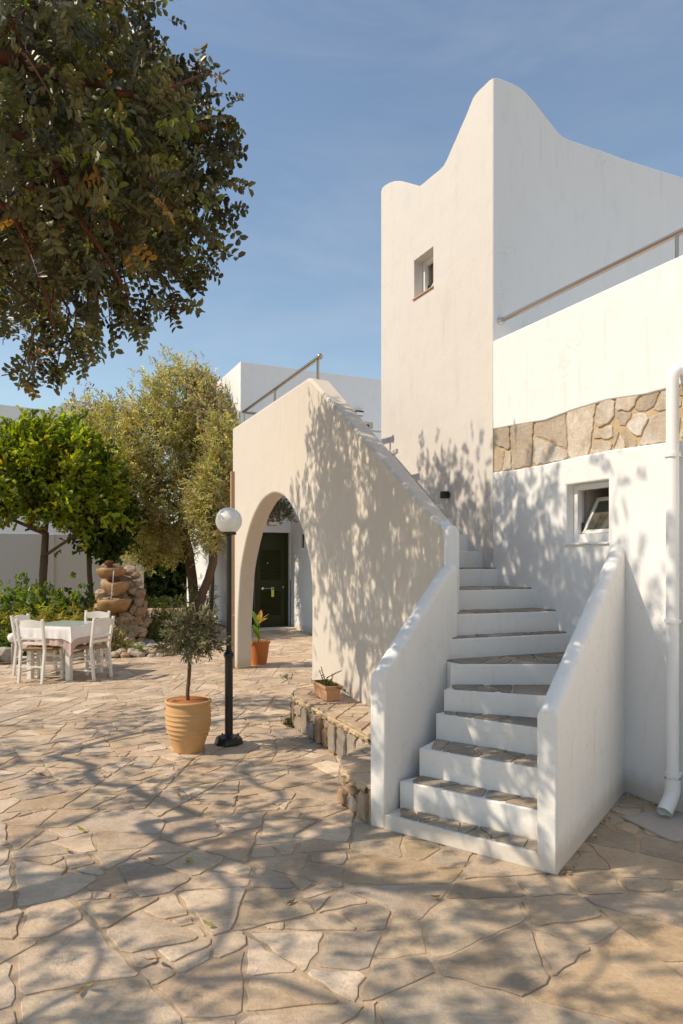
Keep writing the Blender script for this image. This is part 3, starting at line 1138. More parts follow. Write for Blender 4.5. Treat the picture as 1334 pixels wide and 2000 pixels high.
slab('wall', outline, [], A0, AD, AN, thick, M['beige'], aw, A0, bevel=0.03)
# white rounded newel at its lower end
nc = AE + AN * 0.062
round_wall('end_pier', [(nc.x + AD.x * 0.03, nc.y + AD.y * 0.03, gz(1027, AE.y)), (nc.x - AD.x * 0.12, nc.y - AD.y * 0.12, gz(1025, AE.y) + 0.04)], 0.056, M['white'], aw, (A0.x, A0.y, 0))

# landing over the passage behind the arch
ld = thing('landing', 'white landing slab behind the arched wall reached by the stairs', 'landing', (A0.x, A0.y, 2.8))
mb = MB((A0.x, A0.y, 2.8))
mb.wbox(A0, AD, AN, uL + 0.02, AL - 3.0, 0.24, 0.95, 2.80, 2.97)
mb.build('slab', M['white'], ld)

# railing on the arch wall
r0 = au(461); r1 = au(607)
zr = 3.905
bp = A0 + AN * 0.11
rl = thing('balcony_railing', 'steel tube railing with ball end on top of the arched wall', 'railing', (bp.x, bp.y, zt))
org = (bp.x, bp.y, zt)
pA = bp + AD * r0; pB = bp + AD * r1
mb = MB(org); mb.tube([(pA.x, pA.y, zr), (pB.x, pB.y, zr)], 0.024, 12); mb.build('rail', M['steel'], rl, auto=True)
mb = MB(org)
mb.lathe([(0.003, -0.034), (0.02, -0.027), (0.032, -0.01), (0.034, 0.0), (0.032, 0.012), (0.02, 0.028), (0.003, 0.034)], (pB.x, pB.y, zr), 14)
mb.build('ball_end', M['steel'], rl, smooth=True)
pC = pA + AN * 0.85
mb = MB(org); mb.tube([(pA.x, pA.y, zr - 0.01), (pC.x, pC.y, zr - 0.01)], 0.020, 10); mb.build('return_rail', M['steel'], rl, auto=True)
for px in (603, 521, 462.5):
    q = bp + AD * au(px)
    mb = MB(org); mb.tube([(q.x, q.y, zt - 0.02), (q.x, q.y, zr)], 0.017, 10); mb.build('post', M['steel'], rl, auto=True)
q = pC; mb = MB(org); mb.tube([(q.x, q.y, 2.97), (q.x, q.y, zr - 0.01)], 0.016, 10); mb.build('post', M['steel'], rl, auto=True)

# brown plank at the far end of the arch wall
q = A0 + AD * au(457.5)
bo = thing('timber_post', 'thin brown timber post fixed to the left end of the arched wall', 'post', (q.x, q.y, 0))
mb = MB((q.x, q.y, 0))
mb.wbox(q, AD, AN, -0.045, 0.02, -0.05, -0.002, 0.0, gz(921, q.y))
mb.build('post', M['brownwood'], bo)
mb = MB((q.x, q.y, 0))
for zz in (0.8, 2.4):
    mb.wbox(q, AD, AN, -0.05, 0.025, -0.056, -0.001, zz, zz + 0.03)
mb.build('strap', M['steel'], bo)

# ================================================================= STAIRCASE
FD = Vector((0.809, -0.588, 0)).normalized()       # along the lowest riser, to the right
SD = Vector((0.5636, 0.826, 0)).normalized()       # up the lower flight
FP = Vector((0.133, 4.27, 0))
stair_loc = FP + FD * 0.6
stair = thing('outdoor_staircase', 'white plastered outdoor stairs with stone treads curving up to the tower', 'staircase', stair_loc)
Ls = FP + FD * 0.107; Rs = FP + FD * 1.1545
lst = []
for i in range(9):
    s = 1.03 * i / 8
    p = Ls + SD * s
    z = 0.955 + (1.62 - 0.955) * min(1, s / 0.98)
    lst.append((p.x, p.y, z))
round_wall('balustrade', lst, 0.054, M['stair_white'], stair, stair_loc)
rst = []
for i in range(9):
    s = 1.62 * i / 8
    p = Rs + SD * s
    rst.append((p.x, p.y, 0.855 + 0.88 * s / 1.56))
round_wall('balustrade', rst, 0.054, M['stair_white'], stair, stair_loc)

LI = FP + FD * 0.1605; RI = FP + FD * 1.101
Z = [0.0, 0.10, 0.27, 0.45, 0.625, 0.775, 0.925, 1.075, 1.24, 1.405, 1.565]
ris = [(FP + FD * 0.10 + SD * 0.004, FP + FD * 1.15 + SD * 0.004),
       (Vector((0.3995, 4.257, 0)), Vector((1.064, 3.774, 0))),
       (Vector((0.531, 4.343, 0)), Vector((1.110, 3.938, 0))),
       (Vector((0.663, 4.544, 0)), Vector((1.177, 4.173, 0))),
       (Vector((0.729, 4.597, 0)), Vector((1.243, 4.41, 0))),
       (Vector((0.800, 4.74, 0)), Vector((1.42, 4.74, 0))),
       (Vector((0.837, 4.955, 0)), Vector((1.714, 5.324, 0))),
       (Vector((0.863, 5.109, 0)), Vector((1.68, 5.437, 0))),
       (Vector((0.905, 5.40, 0)), Vector((1.575, 5.70, 0))),
       (Vector((1.000, 5.95, 0)), Vector((1.38, 6.12, 0)))]
# lengthen the risers into the side walls
ext = []
for i, (a, b) in enumerate(ris):
    d = (b - a).normalized()
    if i == 0: ext.append((a, b))
    elif i < 6: ext.append((a - d * 0.05, b + d * 0.06))
    elif i < 9: ext.append((a - d * 0.12, b + d * 0.12))
    else: ext.append((a - d * 0.44, b + d * 0.10))
# make sure rightmost points lie in the right balustrade or the wall
tsteps = [1.676, 1.902, 2.145, 2.375, 2.62, 2.855, 3.09, 3.33, 3.56]
zs2 = [1.726, 1.892, 2.06, 2.215, 2.37, 2.525, 2.68, 2.84, 2.975]
for t in tsteps:
    p = W0 + WD * t + WP * 0.06
    ext.append((p - WP * 0.80, p))
Z += zs2
Zn = Z
TC = [(0.34, 0.30, 0.25), (0.30, 0.265, 0.225), (0.38, 0.32, 0.25), (0.42, 0.35, 0.28)]
rgt = random.Random(3)
for i in range(len(ext)):
    a, b = ext[i]
    if i + 1 < len(ext):
        c, d = ext[i + 1]
    else:
        c, d = a + WD * 0.6, b + WD * 0.6
    z1 = Zn[i + 1]
    bd = ((c - a) + (d - b)).normalized() * 0.03
    mb = MB(stair_loc)
    zb = 0.0 if i < 10 else z1 - 0.5
    mb.prism([(a.x, a.y), (b.x, b.y), (d.x + bd.x, d.y + bd.y), (c.x + bd.x, c.y + bd.y)], zb, z1 - 0.006)
    st = mb.build('step', M['stair_white'], stair, bevel=0.008)
    # stone tread, irregular slabs
    if i > 9:
        continue
    quad = [(a.x, a.y), (b.x, b.y), (d.x, d.y), (c.x, c.y)]
    dd = (b - a).normalized()
    a2 = a + dd * (0.16 if i == 0 else 0.075 if i < 6 else 0.02)
    quad = [(a2.x, a2.y), (b.x, b.y), (d.x, d.y), (c.x, c.y)]
    if parea(quad) < 0: quad = quad[::-1]
    # pull the front edge back so that a white nosing stays
    nrm = Vector((dd.y, -dd.x, 0))
    front = a + (-nrm) * 0.012
    if nrm.dot(bd) > 0: nrm = -nrm; front = a + (-nrm) * 0.012
    quad = clip(quad, front.x, front.y, nrm.x, nrm.y)
    if len(quad) < 3: continue
    for pc in crazy(quad, lambda c_: 0.035, rgt):
        q = inset(pc, 0.004, rgt)
        if not q or abs(parea(q)) < 0.0008: continue
        rp = roughen(q, 0.06, 0.006, rgt, 0.12, 0.02)
        vs, fs = stone_verts(rp, 0.004 + rgt.uniform(0, 0.004), 0.004, 0.012)
        cc = pcen(q)
        mb = MB((cc[0], cc[1], z1))
        bq = math.exp(rgt.gauss(0, 0.1)); mb.tone = tuple(x * bq for x in rgt.choice(TC))
        mb.add([(x, y, z + z1) for x, y, z in vs], fs)
        o = mb.build('tread_stone', M['tread'], st)
        o.location = (cc[0] - stair_loc.x, cc[1] - stair_loc.y, z1)

# little white handrail stub seen above the upper steps
q = at(771, 7.35, 2.6)
hs = thing('rail_stub', 'short beige rail end on a thin post above the upper steps', 'rail', (q.x, q.y, 2.55))
mb = MB((q.x, q.y, 2.55)); mb.bar((q.x, q.y, 2.55), (q.x, q.y, 2.78), 0.016, 0.016); mb.build('post', M['cream'], hs)
mb = MB((q.x, q.y, 2.55)); mb.bar(Vector((q.x, q.y, 2.795)) + WD * 0.13, Vector((q.x, q.y, 2.795)) - WD * 0.05, 0.03, 0.05); mb.build('rail', M['cream'], hs, bevel=0.005)

# ================================================================= STONE LEDGES BESIDE THE STAIRS
def ledge(label, path, top_poly, h, seed, area=0.022):
    rg = random.Random(seed)
    loc = Vector((path[0][0], path[0][1], 0))
    t = thing('stone_ledge', label, 'ledge', loc)
    mb = MB(loc); mb.prism(top_poly, 0, h - 0.012); mb.build('core', M['wall_mortar'], t)
    # face stones along the path
    P = [Vector((x, y, 0)) for x, y in path]
    seg = [(P[i + 1] - P[i]).length for i in range(len(P) - 1)]
    tot = sum(seg)
    def on(s, n, z):
        s = min(max(s, 0), tot - 1e-4)
        for i, l in enumerate(seg):
            if s <= l: break
            s -= l
        d = (P[i + 1] - P[i]).normalized()
        nn = Vector((d.y, -d.x, 0))
        p = P[i] + d * s + nn * n
        return Vector((p.x, p.y, z))
    s_in = 1 if on(0.1, 0.1, 0).x < 90 else 1
    FC = [(0.34, 0.30, 0.26), (0.30, 0.27, 0.245), (0.34, 0.20, 0.12), (0.40, 0.34, 0.28), (0.36, 0.26, 0.18), (0.28, 0.255, 0.235)]
    s = 0.0
    cells = []
    while s < tot:
        wdt = rg.uniform(0.10, 0.20)
        if rg.random() < 0.35:
            m = h * rg.uniform(0.45, 0.6)
            cells.append([(s, 0), (s + wdt, 0), (s + wdt * 1.05, m), (s, m * 0.95)])
            cells.append([(s, m * 0.95), (s + wdt * 1.05, m), (s + wdt, h - 0.055), (s, h - 0.06)])
        else:
            j = rg.uniform(-0.02, 0.02)
            cells.append([(s, 0), (s + wdt, 0), (s + wdt + j, h - 0.055), (s + 0.003, h - 0.055)])
        s += wdt
    for cpoly in cells:
        q = inset(cpoly, 0.008, rg)
        if not q: continue
        rp = roughen(q, 0.05, 0.010, rg, 0.28, 0.04)
        vs, fs = stone_verts(rp, 0.012 + rg.uniform(0, 0.02), 0.007, 0.01)
        vs = [(x + rg.gauss(0, 0.002), y + rg.gauss(0, 0.002), z + (rg.gauss(0, 0.004) if z > 0 else 0)) for x, y, z in vs]
        cc = pcen(q)
        og = on(cc[0], 0, cc[1])
        mb = MB(og)
        bq = math.exp(rg.gauss(0, 0.12)); mb.tone = tuple(x * bq for x in rg.choice(FC))
        mb.add([on(u, n, z) for u, z, n in vs], fs)
        o = mb.build('face_stone', M['rubble'], t); o.location = og - loc
    # ragged mortar edge under the slabs
    mb = MB(loc); mb.tone = (0.40, 0.26, 0.12)
    n = int(tot / 0.03)
    vs = []; fs = []
    for i in range(n + 1):
        s = tot * i / n
        for (nn, z) in ((0.0, h - 0.065 + rg.uniform(-0.015, 0.012)), (0.010 + rg.uniform(-0.006, 0.014), h - 0.045 + rg.uniform(-0.01, 0.01)), (0.012 + rg.uniform(-0.006, 0.014), h - 0.022 + rg.uniform(-0.006, 0.006)), (0.004, h - 0.014)):
            vs.append(on(s, nn, z))
    for i in range(n):
        for k_ in range(3):
            a = i * 4 + k_
            fs.append((a, a + 4, a + 5, a + 1))
    mb.add(vs, fs); mb.build('mortar_edge', M['wall_mortar'], t)
    cpt_ = pcen(top_poly)
    lip_poly = []
    for (x, y) in top_poly:
        dx, dy = x - cpt_[0], y - cpt_[1]; l_ = math.hypot(dx, dy)
        lip_poly.append((x + dx / l_ * 0.028, y + dy / l_ * 0.028))
    for pc in crazy(lip_poly, lambda c_: 0.05, rg):
        q = inset(pc, 0.006, rg)
        if not q or abs(parea(q)) < 0.001: continue
        rp = roughen(q, 0.06, 0.008, rg, 0.15, 0.02)
        vs, fs = stone_verts(rp, h + rg.uniform(-0.002, 0.004), 0.005, -(h - 0.022))
        cc = pcen(q)
        mb = MB((cc[0], cc[1], h)); mb.tone = stone_tone()
        mb.add(vs, fs)
        o = mb.build('cap_stone', M['paving'], t); o.location = Vector((cc[0], cc[1], h)) - loc
    return t

def arch_at_y(y, extra=0.0):
    u = (y - A0.y) / AD.y
    p = A0 + AD * u
    return (p.x + extra, p.y)
top1 = [(-0.29, 7.37), (-0.43, 7.31), (-0.480, 7.12), (-0.478, 6.92), (-0.445, 6.72), (-0.190, 6.185), (0.020, 5.68), (0.23, 5.22), (0.70, 5.16), arch_at_y(5.2, 0.05), arch_at_y(7.37, 0.05)]
ledge('long low ledge of rough upright stones carrying the planter box', [(-0.20, 7.40), (-0.29, 7.385), (-0.43, 7.325), (-0.490, 7.12), (-0.487, 6.92), (-0.452, 6.72), (-0.196, 6.18), (0.014, 5.675), (0.22, 5.2)][::1], [(p[0] + 0.005, p[1]) for p in top1], 0.31, 4)
li_out = FP + FD * 0.053
top2 = [(0.02, 4.86), (0.006, 4.70), (0.02, 4.60), (0.07, 4.49), (0.17, 4.275), (0.205, 4.275), (0.60, 4.86), (0.62, 5.3), (0.22, 5.36), (0.085, 5.01)]
ledge('short stone ledge with a big brown face stone against the left balustrade', [(0.09, 5.03), (0.014, 4.87), (-0.002, 4.70), (0.012, 4.595), (0.065, 4.485), (0.163, 4.275)], top2, 0.245, 9)

# ================================================================= THE HOUSE BEHIND THE ARCH
CB = Vector((-2.395, 16.4, 0))
rear = thing('rear_house', 'white two storey house behind the arch with dark green louvred doors', 'building', CB)
zroof = gz(706, 16.4)
def cu(px): return line_u(px, CB, WP)
d0, d1 = cu(496.5), cu(566)
dz1 = gz(1040, (CB + WP * 0.9).y)
ud0, ud1 = 2.62, cu(728.5)
udz = gz(823, (CB + WP * 3.3).y)
outl = [(0, 0), (14, 0), (14, zroof + 0.35), (0, zroof + 0.0)]
outl = [(0, 0), (14, 0), (14, zroof), (0, zroof)]
slab('front_wall', outl, [[(d0, 0.004), (d1, 0.004), (d1, dz1), (d0, dz1)], [(ud0, 3.1), (ud1, 3.1), (ud1, udz), (ud0, udz)]], CB, WP, WD, 0.25, M['white'], rear, CB, bevel=0.01)
# left wall, sunlit
slab('left_wall', [(0.003, 0), (5.6, 0), (5.6, zroof - 0.01), (0.003, zroof - 0.003)], [], CB - WP * 0.003, WD, WP, 0.25, M['white'], rear, CB, bevel=0.01)
mb = MB(CB); mb.wbox(CB, WP, WD, 0.2, 13.9, 0.2, 5.4, zroof - 0.35, zroof - 0.25); mb.build('roof', M['white'], rear)
mb = MB(CB); mb.wbox(CB, WP, WD, 0.2, 13.9, 5.4, 5.6, 0, zroof - 0.02); mb.build('back_wall', M['white'], rear)

def louvre_door(parent, loc, o, u0, u1, z0, z1, rec, label=None):
    fr = MB(loc)
    f = 0.06
    fr.wbox(o, WP, WD, u0, u0 + f, rec - 0.03, rec + 0.06, z0, z1)
    fr.wbox(o, WP, WD, u1 - f, u1, rec - 0.03, rec + 0.06, z0, z1)
    fr.wbox(o, WP, WD, u0 + f, u1 - f, rec - 0.03, rec + 0.06, z1 - f, z1)
    fo = fr.build('door_frame', M['door'], parent, bevel=0.004)
    lf = MB(loc)
    a, b = u0 + f + 0.003, u1 - f - 0.003
    H = z1 - z0 - f
    lf.wbox(o, WP, WD, a, b, rec + 0.018, rec + 0.05, z0 + 0.005, z1 - f - 0.003)
    st_ = 0.13
    for (q0, q1) in ((a, a + st_), (b - st_, b)):
        lf.wbox(o, WP, WD, q0, q1, rec, rec + 0.02, z0 + 0.005, z1 - f - 0.003)
    for (k0, k1) in ((0.005, 0.14), (0.40, 0.52), (0.84, 0.997)):
        lf.wbox(o, WP, WD, a + st_, b - st_, rec, rec + 0.02, z0 + H * k0, z0 + H * k1)
    d = lf.build('door', M['door'], parent, bevel=0.003)
    for (k0, k1) in ((0.14, 0.40), (0.52, 0.84)):
        n = int((k1 - k0) * H / 0.045)
        for i in range(n):
            z = z0 + H * (k0 + (k1 - k0) * (i + 0.5) / n)
            c0 = o + WP * (a + st_) + WD * (rec + 0.012)
            c1 = o + WP * (b - st_) + WD * (rec + 0.012)
            s_ = MB(loc)
            s_.bar((c0.x, c0.y, z), (c1.x, c1.y, z), 0.008, 0.036, up=(WD.x * -0.6, WD.y * -0.6, 0.8))
            s_.build('slat', M['door'], d)
    return d
dr = louvre_door(rear, CB, CB, d0 + 0.003, d1 - 0.003, 0.006, dz1 - 0.003, 0.12)
# bar handle, lock, hanging card, bell
hz = gz(1149, 16.85)
def cpt(px, n, z):
    p = CB + WP * cu(px) + WD * n
    return Vector((p.x, p.y, z))
mb = MB(CB)
a = cpt(516, 0.06, hz); b = cpt(533.5, 0.06, hz)
mb.tube([a, b], 0.010, 8)
for q in (a, b):
    mb.tube([q, q + WD * 0.06], 0.012, 8); mb.tube([q + WD * 0.048, q + WD * 0.058], 0.028, 12)
mb.build('handle', M['chrome'], dr, auto=True)
mb = MB(CB); q = cpt(556, 0.10, hz + 0.02); mb.tube([q + Vector((0, 0, -0.025)), q + Vector((0, 0, 0.03))], 0.018, 10); mb.build('lock', M['chrome'], dr)
mb = MB(CB); q = cpt(525.5, 0.10, gz(1100, 16.85)); mb.tube([q, q + WD * 0.02], 0.014, 10); mb.build('peephole', M['chrome'], dr)
q = cpt(533.5, 0.035, hz - 0.005)
card = thing('door_hanger', 'yellow card hanging from the handle of the green door', 'door hanger', q)
mb = MB(q)
mb.wbox(q, WP, WD, -0.034, 0.034, -0.002, 0.002, q.z - 0.20, q.z - 0.03)
mb.build('card', M['tag'], card)
mb = MB(q)
mb.wbox(q, WP, WD, -0.034, -0.018, -0.002, 0.002, q.z - 0.031, q.z + 0.02)
mb.wbox(q, WP, WD, 0.018, 0.034, -0.002, 0.002, q.z - 0.031, q.z + 0.02)
mb.wbox(q, WP, WD, -0.034, 0.034, -0.0021, 0.0021, q.z + 0.018, q.z + 0.03)
mb.build('hook', M['tag'], card)
ur = louvre_door(rear, CB, CB, ud0 + 0.003, ud1 - 0.06, 3.103, udz - 0.05, 0.12)
mb = MB(CB); mb.wbox(CB, WP, WD, ud1 - 0.058, ud1 - 0.002, 0.1, 0.2, 3.103, udz - 0.003); mb.wbox(CB, WP, WD, ud0, ud1 - 0.06, 0.09, 0.2, udz - 0.048, udz - 0.003)
mb.build('door_surround', M['ivory'], rear)
mb = MB(CB); mb.wbox(CB, WP, WD, d0 - 0.1, d1 + 0.3, -0.4, -0.002, 0.002, 0.05); mb.build('doorstep', M['ivory'], rear, bevel=0.01)

# sconces over the two doors
def sconce(px, py, label, u_w=0.10):
    u = cu(px); p = CB + WP * u
    z = gz(py, p.y)
    t = thing('door_sconce', label, 'wall lamp', (p.x, p.y, z), group=None)
    mb = MB((p.x, p.y, z)); mb.wbox(p, WP, WD, -u_w * 1.1, u_w * 1.1, -0.10, -0.004, z + 0.035, z + 0.06); mb.wbox(p, WP, WD, -u_w * 1.1, u_w * 1.1, -0.02, -0.003, z - 0.065, z + 0.036)
    mb.build('hood', M['brownwood'] if py > 900 else M['black'], t, bevel=0.004)
    mb = MB((p.x, p.y, z)); mb.wbox(p, WP, WD, -u_w, u_w, -0.09, -0.02, z - 0.05, z + 0.033)
    mb.build('diffuser', M['opal'], t, bevel=0.02)
sconce(530.5, 1021.5, 'bulkhead lamp with brown hood above the green door seen through the arch')
sconce(700, 808, 'bulkhead lamp with dark hood above the upper floor door')
u = cu(653); p = CB + WP * u
z = gz(782, p.y)
vb = thing('vent_box', 'white ventilation box with slotted grille high on the rear house wall', 'vent', (p.x, p.y, z))
mb = MB((p.x, p.y, z)); mb.wbox(p, WP, WD, -0.12, 0.12, -0.09, -0.003, z - 0.20, z + 0.18); mb.build('case', M['pvc'], vb, bevel=0.008)
mb = MB((p.x, p.y, z))
for i in range(5):
    mb.wbox(p, WP, WD, -0.07, 0.07, -0.096, -0.088, z + 0.07 + i * 0.018, z + 0.078 + i * 0.018)
mb.build('grille', M['black'], vb)

# low wing carrying the terrace, right of the green door
wing_c = CB + WP * (d1 + 0.02) + Vector((0, 0, 0))
wing = thing('terrace_wing', 'low white wing with small window to the right of the green door', 'building', wing_c)
wlen = 5.9
p0 = wing_c - WD * 0.004
wn0, wn1 = line_u(590.5, p0, -WD), line_u(585.5, p0, -WD)
zA, zB = gz(1070, 16.2), gz(1043, 16.2)
lo_, hi_ = sorted((wn0, wn1))
slab('wing_wall', [(0, 0), (wlen, 0), (wlen, 2.96), (0, 2.96)], [[(lo_ - 0.02, zA), (hi_ + 0.1, zA), (hi_ + 0.1, zB), (lo_ - 0.02, zB)]], p0, -WD, WP, 0.22, M['white'], wing, wing_c, bevel=0.01)
mb = MB(wing_c); mb.wbox(p0, -WD, WP, 0.0, wlen, 0.23, 7.0, 2.8, 3.1); mb.build('terrace_floor', M['white'], wing)
mb = MB(wing_c); mb.wbox(p0, -WD, WP, wlen - 0.2, wlen, 0.23, 7.0, 0, 2.79); mb.build('end_wall', M['white'], wing)
mb = MB(wing_c); mb.wbox(p0, -WD, WP, lo_ - 0.018, hi_ + 0.098, 0.08, 0.11, zA + 0.002, zB - 0.002); mb.build('window', M['dark'], wing)  # dark fill stands for the unlit inside of the opening

# low terrace wall and white rail beyond the stair head
tb = at(716, 11.5, 0)
tw = thing('terrace_wall', 'low white terrace wall glimpsed beyond the top of the stairs', 'wall', tb)
mb = MB(tb); mb.wbox(tb, WP, WD, 0, 5.5, 0, 0.2, 0, gz(865, 11.5)); mb.build('wall', M['white'], tw, bevel=0.01)
z = gz(838, 11.3)
tb2 = at(694, 11.3, z)
wr = thing('terrace_rail', 'white tube rail crossing in front of the upper floor door', 'railing', tb2)
mb = MB(tb2); e = tb2 + WP * 4.5
mb.tube([(tb2.x, tb2.y, z), (e.x, e.y, z)], 0.022, 10); mb.build('rail', M['cane'], wr, auto=True)
mb = MB(tb2); q = tb2 + WP * 0.02; mb.tube([(q.x, q.y, 2.9), (q.x, q.y, z + 0.015)], 0.02, 8); mb.build('post', M['cane'], wr)
mb = MB(tb2); q = tb2 + WP * 2.4; mb.tube([(q.x, q.y, 2.9), (q.x, q.y, z + 0.015)], 0.02, 8); mb.build('post', M['cane'], wr)

# vent pipe beside the rear house
q = at(411.5, 18.6, 0)
vp = thing('vent_pipe', 'thin white vent pipe rising beside the sunlit rear house wall', 'pipe', q)
mb = MB(q); mb.tube([(q.x, q.y, 0), (q.x, q.y, gz(742, 18.6))], 0.045, 10); mb.build('pipe', M['pvc'], vp, auto=True)
mb = MB(q); zc = gz(742, 18.6); mb.tube([(q.x, q.y, zc), (q.x, q.y, zc + 0.05)], 0.06, 10); mb.build('cap', M['pvc'], vp, auto=True)

# garden wall with sloping end
gw = at(-60, 18.6, 0)
gdir = WP
gt = thing('garden_wall', 'plain cream garden wall with sloping right end behind the shrubs', 'wall', gw)
ue = line_u(281, gw, gdir)
us = line_u(236, gw, gdir)
def gwz(u, py): return gz(py, (gw + gdir * u).y)
slab('wall', [(-4, 0), (ue, 0), (ue, gwz(ue, 1107)), (us, gwz(us, 1076)), (us - 0.05, gwz(us, 1045)), (-4, gwz(us, 1045))], [], gw, gdir, WD, 0.22, M['cream'], gt, gw, bevel=0.012)
u = line_u(97, gw, gdir)
mb = MB(gw); mb.wbox(gw, gdir, WD, u - 0.11, u + 0.11, -0.06, -0.002, 0, gwz(us, 1046)); mb.build('pilaster', M['cream'], gt, bevel=0.01)

# far left house
fl = at(-120, 27, 0)
fh = thing('far_house', 'distant pale house with a stepped curved parapet behind the citrus tree', 'building', fl)
def fu(px): return line_u(px, fl, WP)
def fz(px, py): return gz(py, (fl + WP * fu(px)).y)
pf = [(fu(162), 0), (fu(162), fz(162, 783)), (fu(134), fz(134, 784)), (fu(122), fz(122, 789)), (fu(108), fz(108, 797)), (fu(95), fz(95, 801)), (fu(0), fz(0, 790)), (fu(-120), fz(-120, 780)), (fu(-120), 0)]
hw_ = [[(fu(20), 3.5), (fu(60), 3.5), (fu(60), 5.2), (fu(20), 5.2)]]
slab('front_wall', pf, hw_, fl, WP, WD, 0.25, M['white'], fh, fl)
mb = MB(fl); mb.wbox(fl, WP, WD, 0.1, fu(162) - 0.1, 0.25, 6, 7.0, 7.2); mb.build('roof', M['white'], fh)
mb = MB(fl); mb.wbox(fl, WP, WD, fu(162) - 0.25, fu(162) - 0.004, 0.25, 6, 0, fz(162, 783) - 0.02); mb.build('side_wall', M['white'], fh)
mb = MB(fl); mb.wbox(fl, WP, WD, fu(20), fu(60), 0.1, 0.14, 3.5, 5.2); mb.build('window', M['glass'], fh)
mb = MB(fl); q = fl + WP * fu(147); q += WD * 1.0
mb.tube([(q.x, q.y, 7.1), (q.x, q.y, gz(757, q.y))], 0.03, 6); mb.build('mast', M['steel'], fh)
# pale house far back between the trees
fb = at(280, 34, 0)
f2 = thing('far_wall', 'sunlit pale wall glimpsed through the garden beneath the olive', 'wall', fb)
mb = MB(fb); mb.wbox(fb, Vector((1, 0, 0)), Vector((0, 1, 0)), -2, 9, 0, 0.3, 0, 2.6); mb.build('wall', M['white'], f2)
mb = MB(fb); mb.wbox(fb, Vector((1, 0, 0)), Vector((0, 1, 0)), -2.1, 9.1, -0.05, 0.35, 2.6, 2.7); mb.build('coping', M['beige'], f2)
# step at the end of the garden path
sp_ = at(285, 21.5, 0)
gs = thing('garden_step', 'long low stone step across the garden path', 'step', sp_)
for i in range(7):
    mb = MB(sp_); mb.tone = stone_tone(); mb.wbox(sp_, Vector((1, 0, 0)), Vector((0, 1, 0)), i * 0.42, i * 0.42 + 0.40, 0, 0.4, -0.06, 0.16 + rng.uniform(0, 0.015)); mb.build('stone', M['rubble'], gs, bevel=0.015)

# ================================================================= LAMP POST
lx = at(447, 6.17, 0)
lamp = thing('street_lamp', 'black garden lamp post with a white globe', 'lamp post', lx)
mb = MB(); mb.lathe([(0.036, 0.0), (0.036, 0.76), (0.040, 0.765), (0.040, 0.775), (0.048, 0.785), (0.048, 0.80), (0.040, 0.815), (0.028, 0.83), (0.025, 0.85), (0.0245, 1.87)], n=24); mb.build('pole', M['black'], lamp, auto=True)
mb = MB(); mb.lathe([(0.128, 0.0), (0.130, 0.012), (0.118, 0.05), (0.105, 0.066), (0.060, 0.07), (0.045, 0.085), (0.036, 0.09)], n=8); mb.build('base', M['black'], lamp, bevel=0.005)
mb = MB(); mb.lathe([(0.026, 1.858), (0.066, 1.866), (0.068, 1.885), (0.05, 1.892)], n=24); mb.build('globe_holder', M['black'], lamp, auto=True)
sph = [(0.055, -0.105)] + [(0.118 * math.cos(R(a)), 0.118 * math.sin(R(a))) for a in range(-60, 86, 6)] + [(0.003, 0.118)]
mb = MB(); mb.lathe(sph, (0, 0, 1.990), 36); mb.build('globe', M['opal'], lamp, smooth=True)
for k_ in range(4):
    a = R(45 + 90 * k_)
    mb = MB(); mb.lathe([(0.009, 0), (0.009, 0.012), (0.003, 0.016)], (0.1 * math.cos(a), 0.1 * math.sin(a), 0.062), 6); mb.build('bolt', M['black'], lamp)

# ================================================================= POTTED OLIVE
po = at(368, 5.93, 0)
pot = thing('clay_pot', 'big ribbed ochre clay pot beside the lamp post', 'pot', po)
base = [(0.00, 0.0), (0.118, 0.0), (0.124, 0.012), (0.138, 0.06), (0.158, 0.12), (0.176, 0.17), (0.186, 0.215), (0.190, 0.26), (0.191, 0.32), (0.188, 0.37), (0.183, 0.40), (0.183, 0.415)]
bp_ = []
rib = [0.135, 0.175, 0.215, 0.255, 0.295, 0.335]
def pot_r(z):
    for (ra, za), (rb, zb) in zip(base[1:], base[2:]):
        if za <= z <= zb: return ra + (rb - ra) * (z - za) / (zb - za + 1e-9)
    return base[-1][0]
zz = 0.0
prf = [(0.02, 0.0)]
while zz < 0.412:
    r_ = pot_r(zz)
    for rb in rib:
        dd_ = zz - rb
        r_ += 0.0055 * math.exp(-(dd_ / 0.007) ** 2) - 0.003 * math.exp(-((dd_ + 0.013) / 0.006) ** 2)
    prf.append((r_, zz)); zz += 0.006
prf += [(0.190, 0.415), (0.197, 0.422), (0.198, 0.434), (0.193, 0.442), (0.182, 0.443), (0.176, 0.436), (0.176, 0.41)]
mb = MB(); mb.lathe(prf, n=56); mb.build('pot_body', M['ochre'], pot, smooth=True)
mb = MB(); mb.lathe([(0.175, 0.436), (0.174, 0.372), (0.17, 0.37)], n=40); mb.build('inner_wall', M['ochre_in'], pot, smooth=True)
mb = MB(); mb.lathe([(0.172, 0.35), (0.172, 0.378), (0.05, 0.385)], n=24); mb.build('soil', M['soil'], pot)

def cloud_points(n, centre, rad, shell=0.3, squash=(1, 1, 1), seed=0, lump=0.25):
    g = np.random.default_rng(seed)
    d = g.normal(size=(n, 3)); d /= np.linalg.norm(d, axis=1, keepdims=True)
    r = (shell + (1 - shell) * g.random(n)) ** (1 / 2.2)
    ph = np.array([mnoise.noise(Vector((float(a), float(b), float(c))) * 1.7 + Vector((seed * 3.1, 0, 0))) for a, b, c in d])
    r = r * (1 + lump * ph * 2)
    return np.array(centre) + d * r[:, None] * rad * np.array(squash)

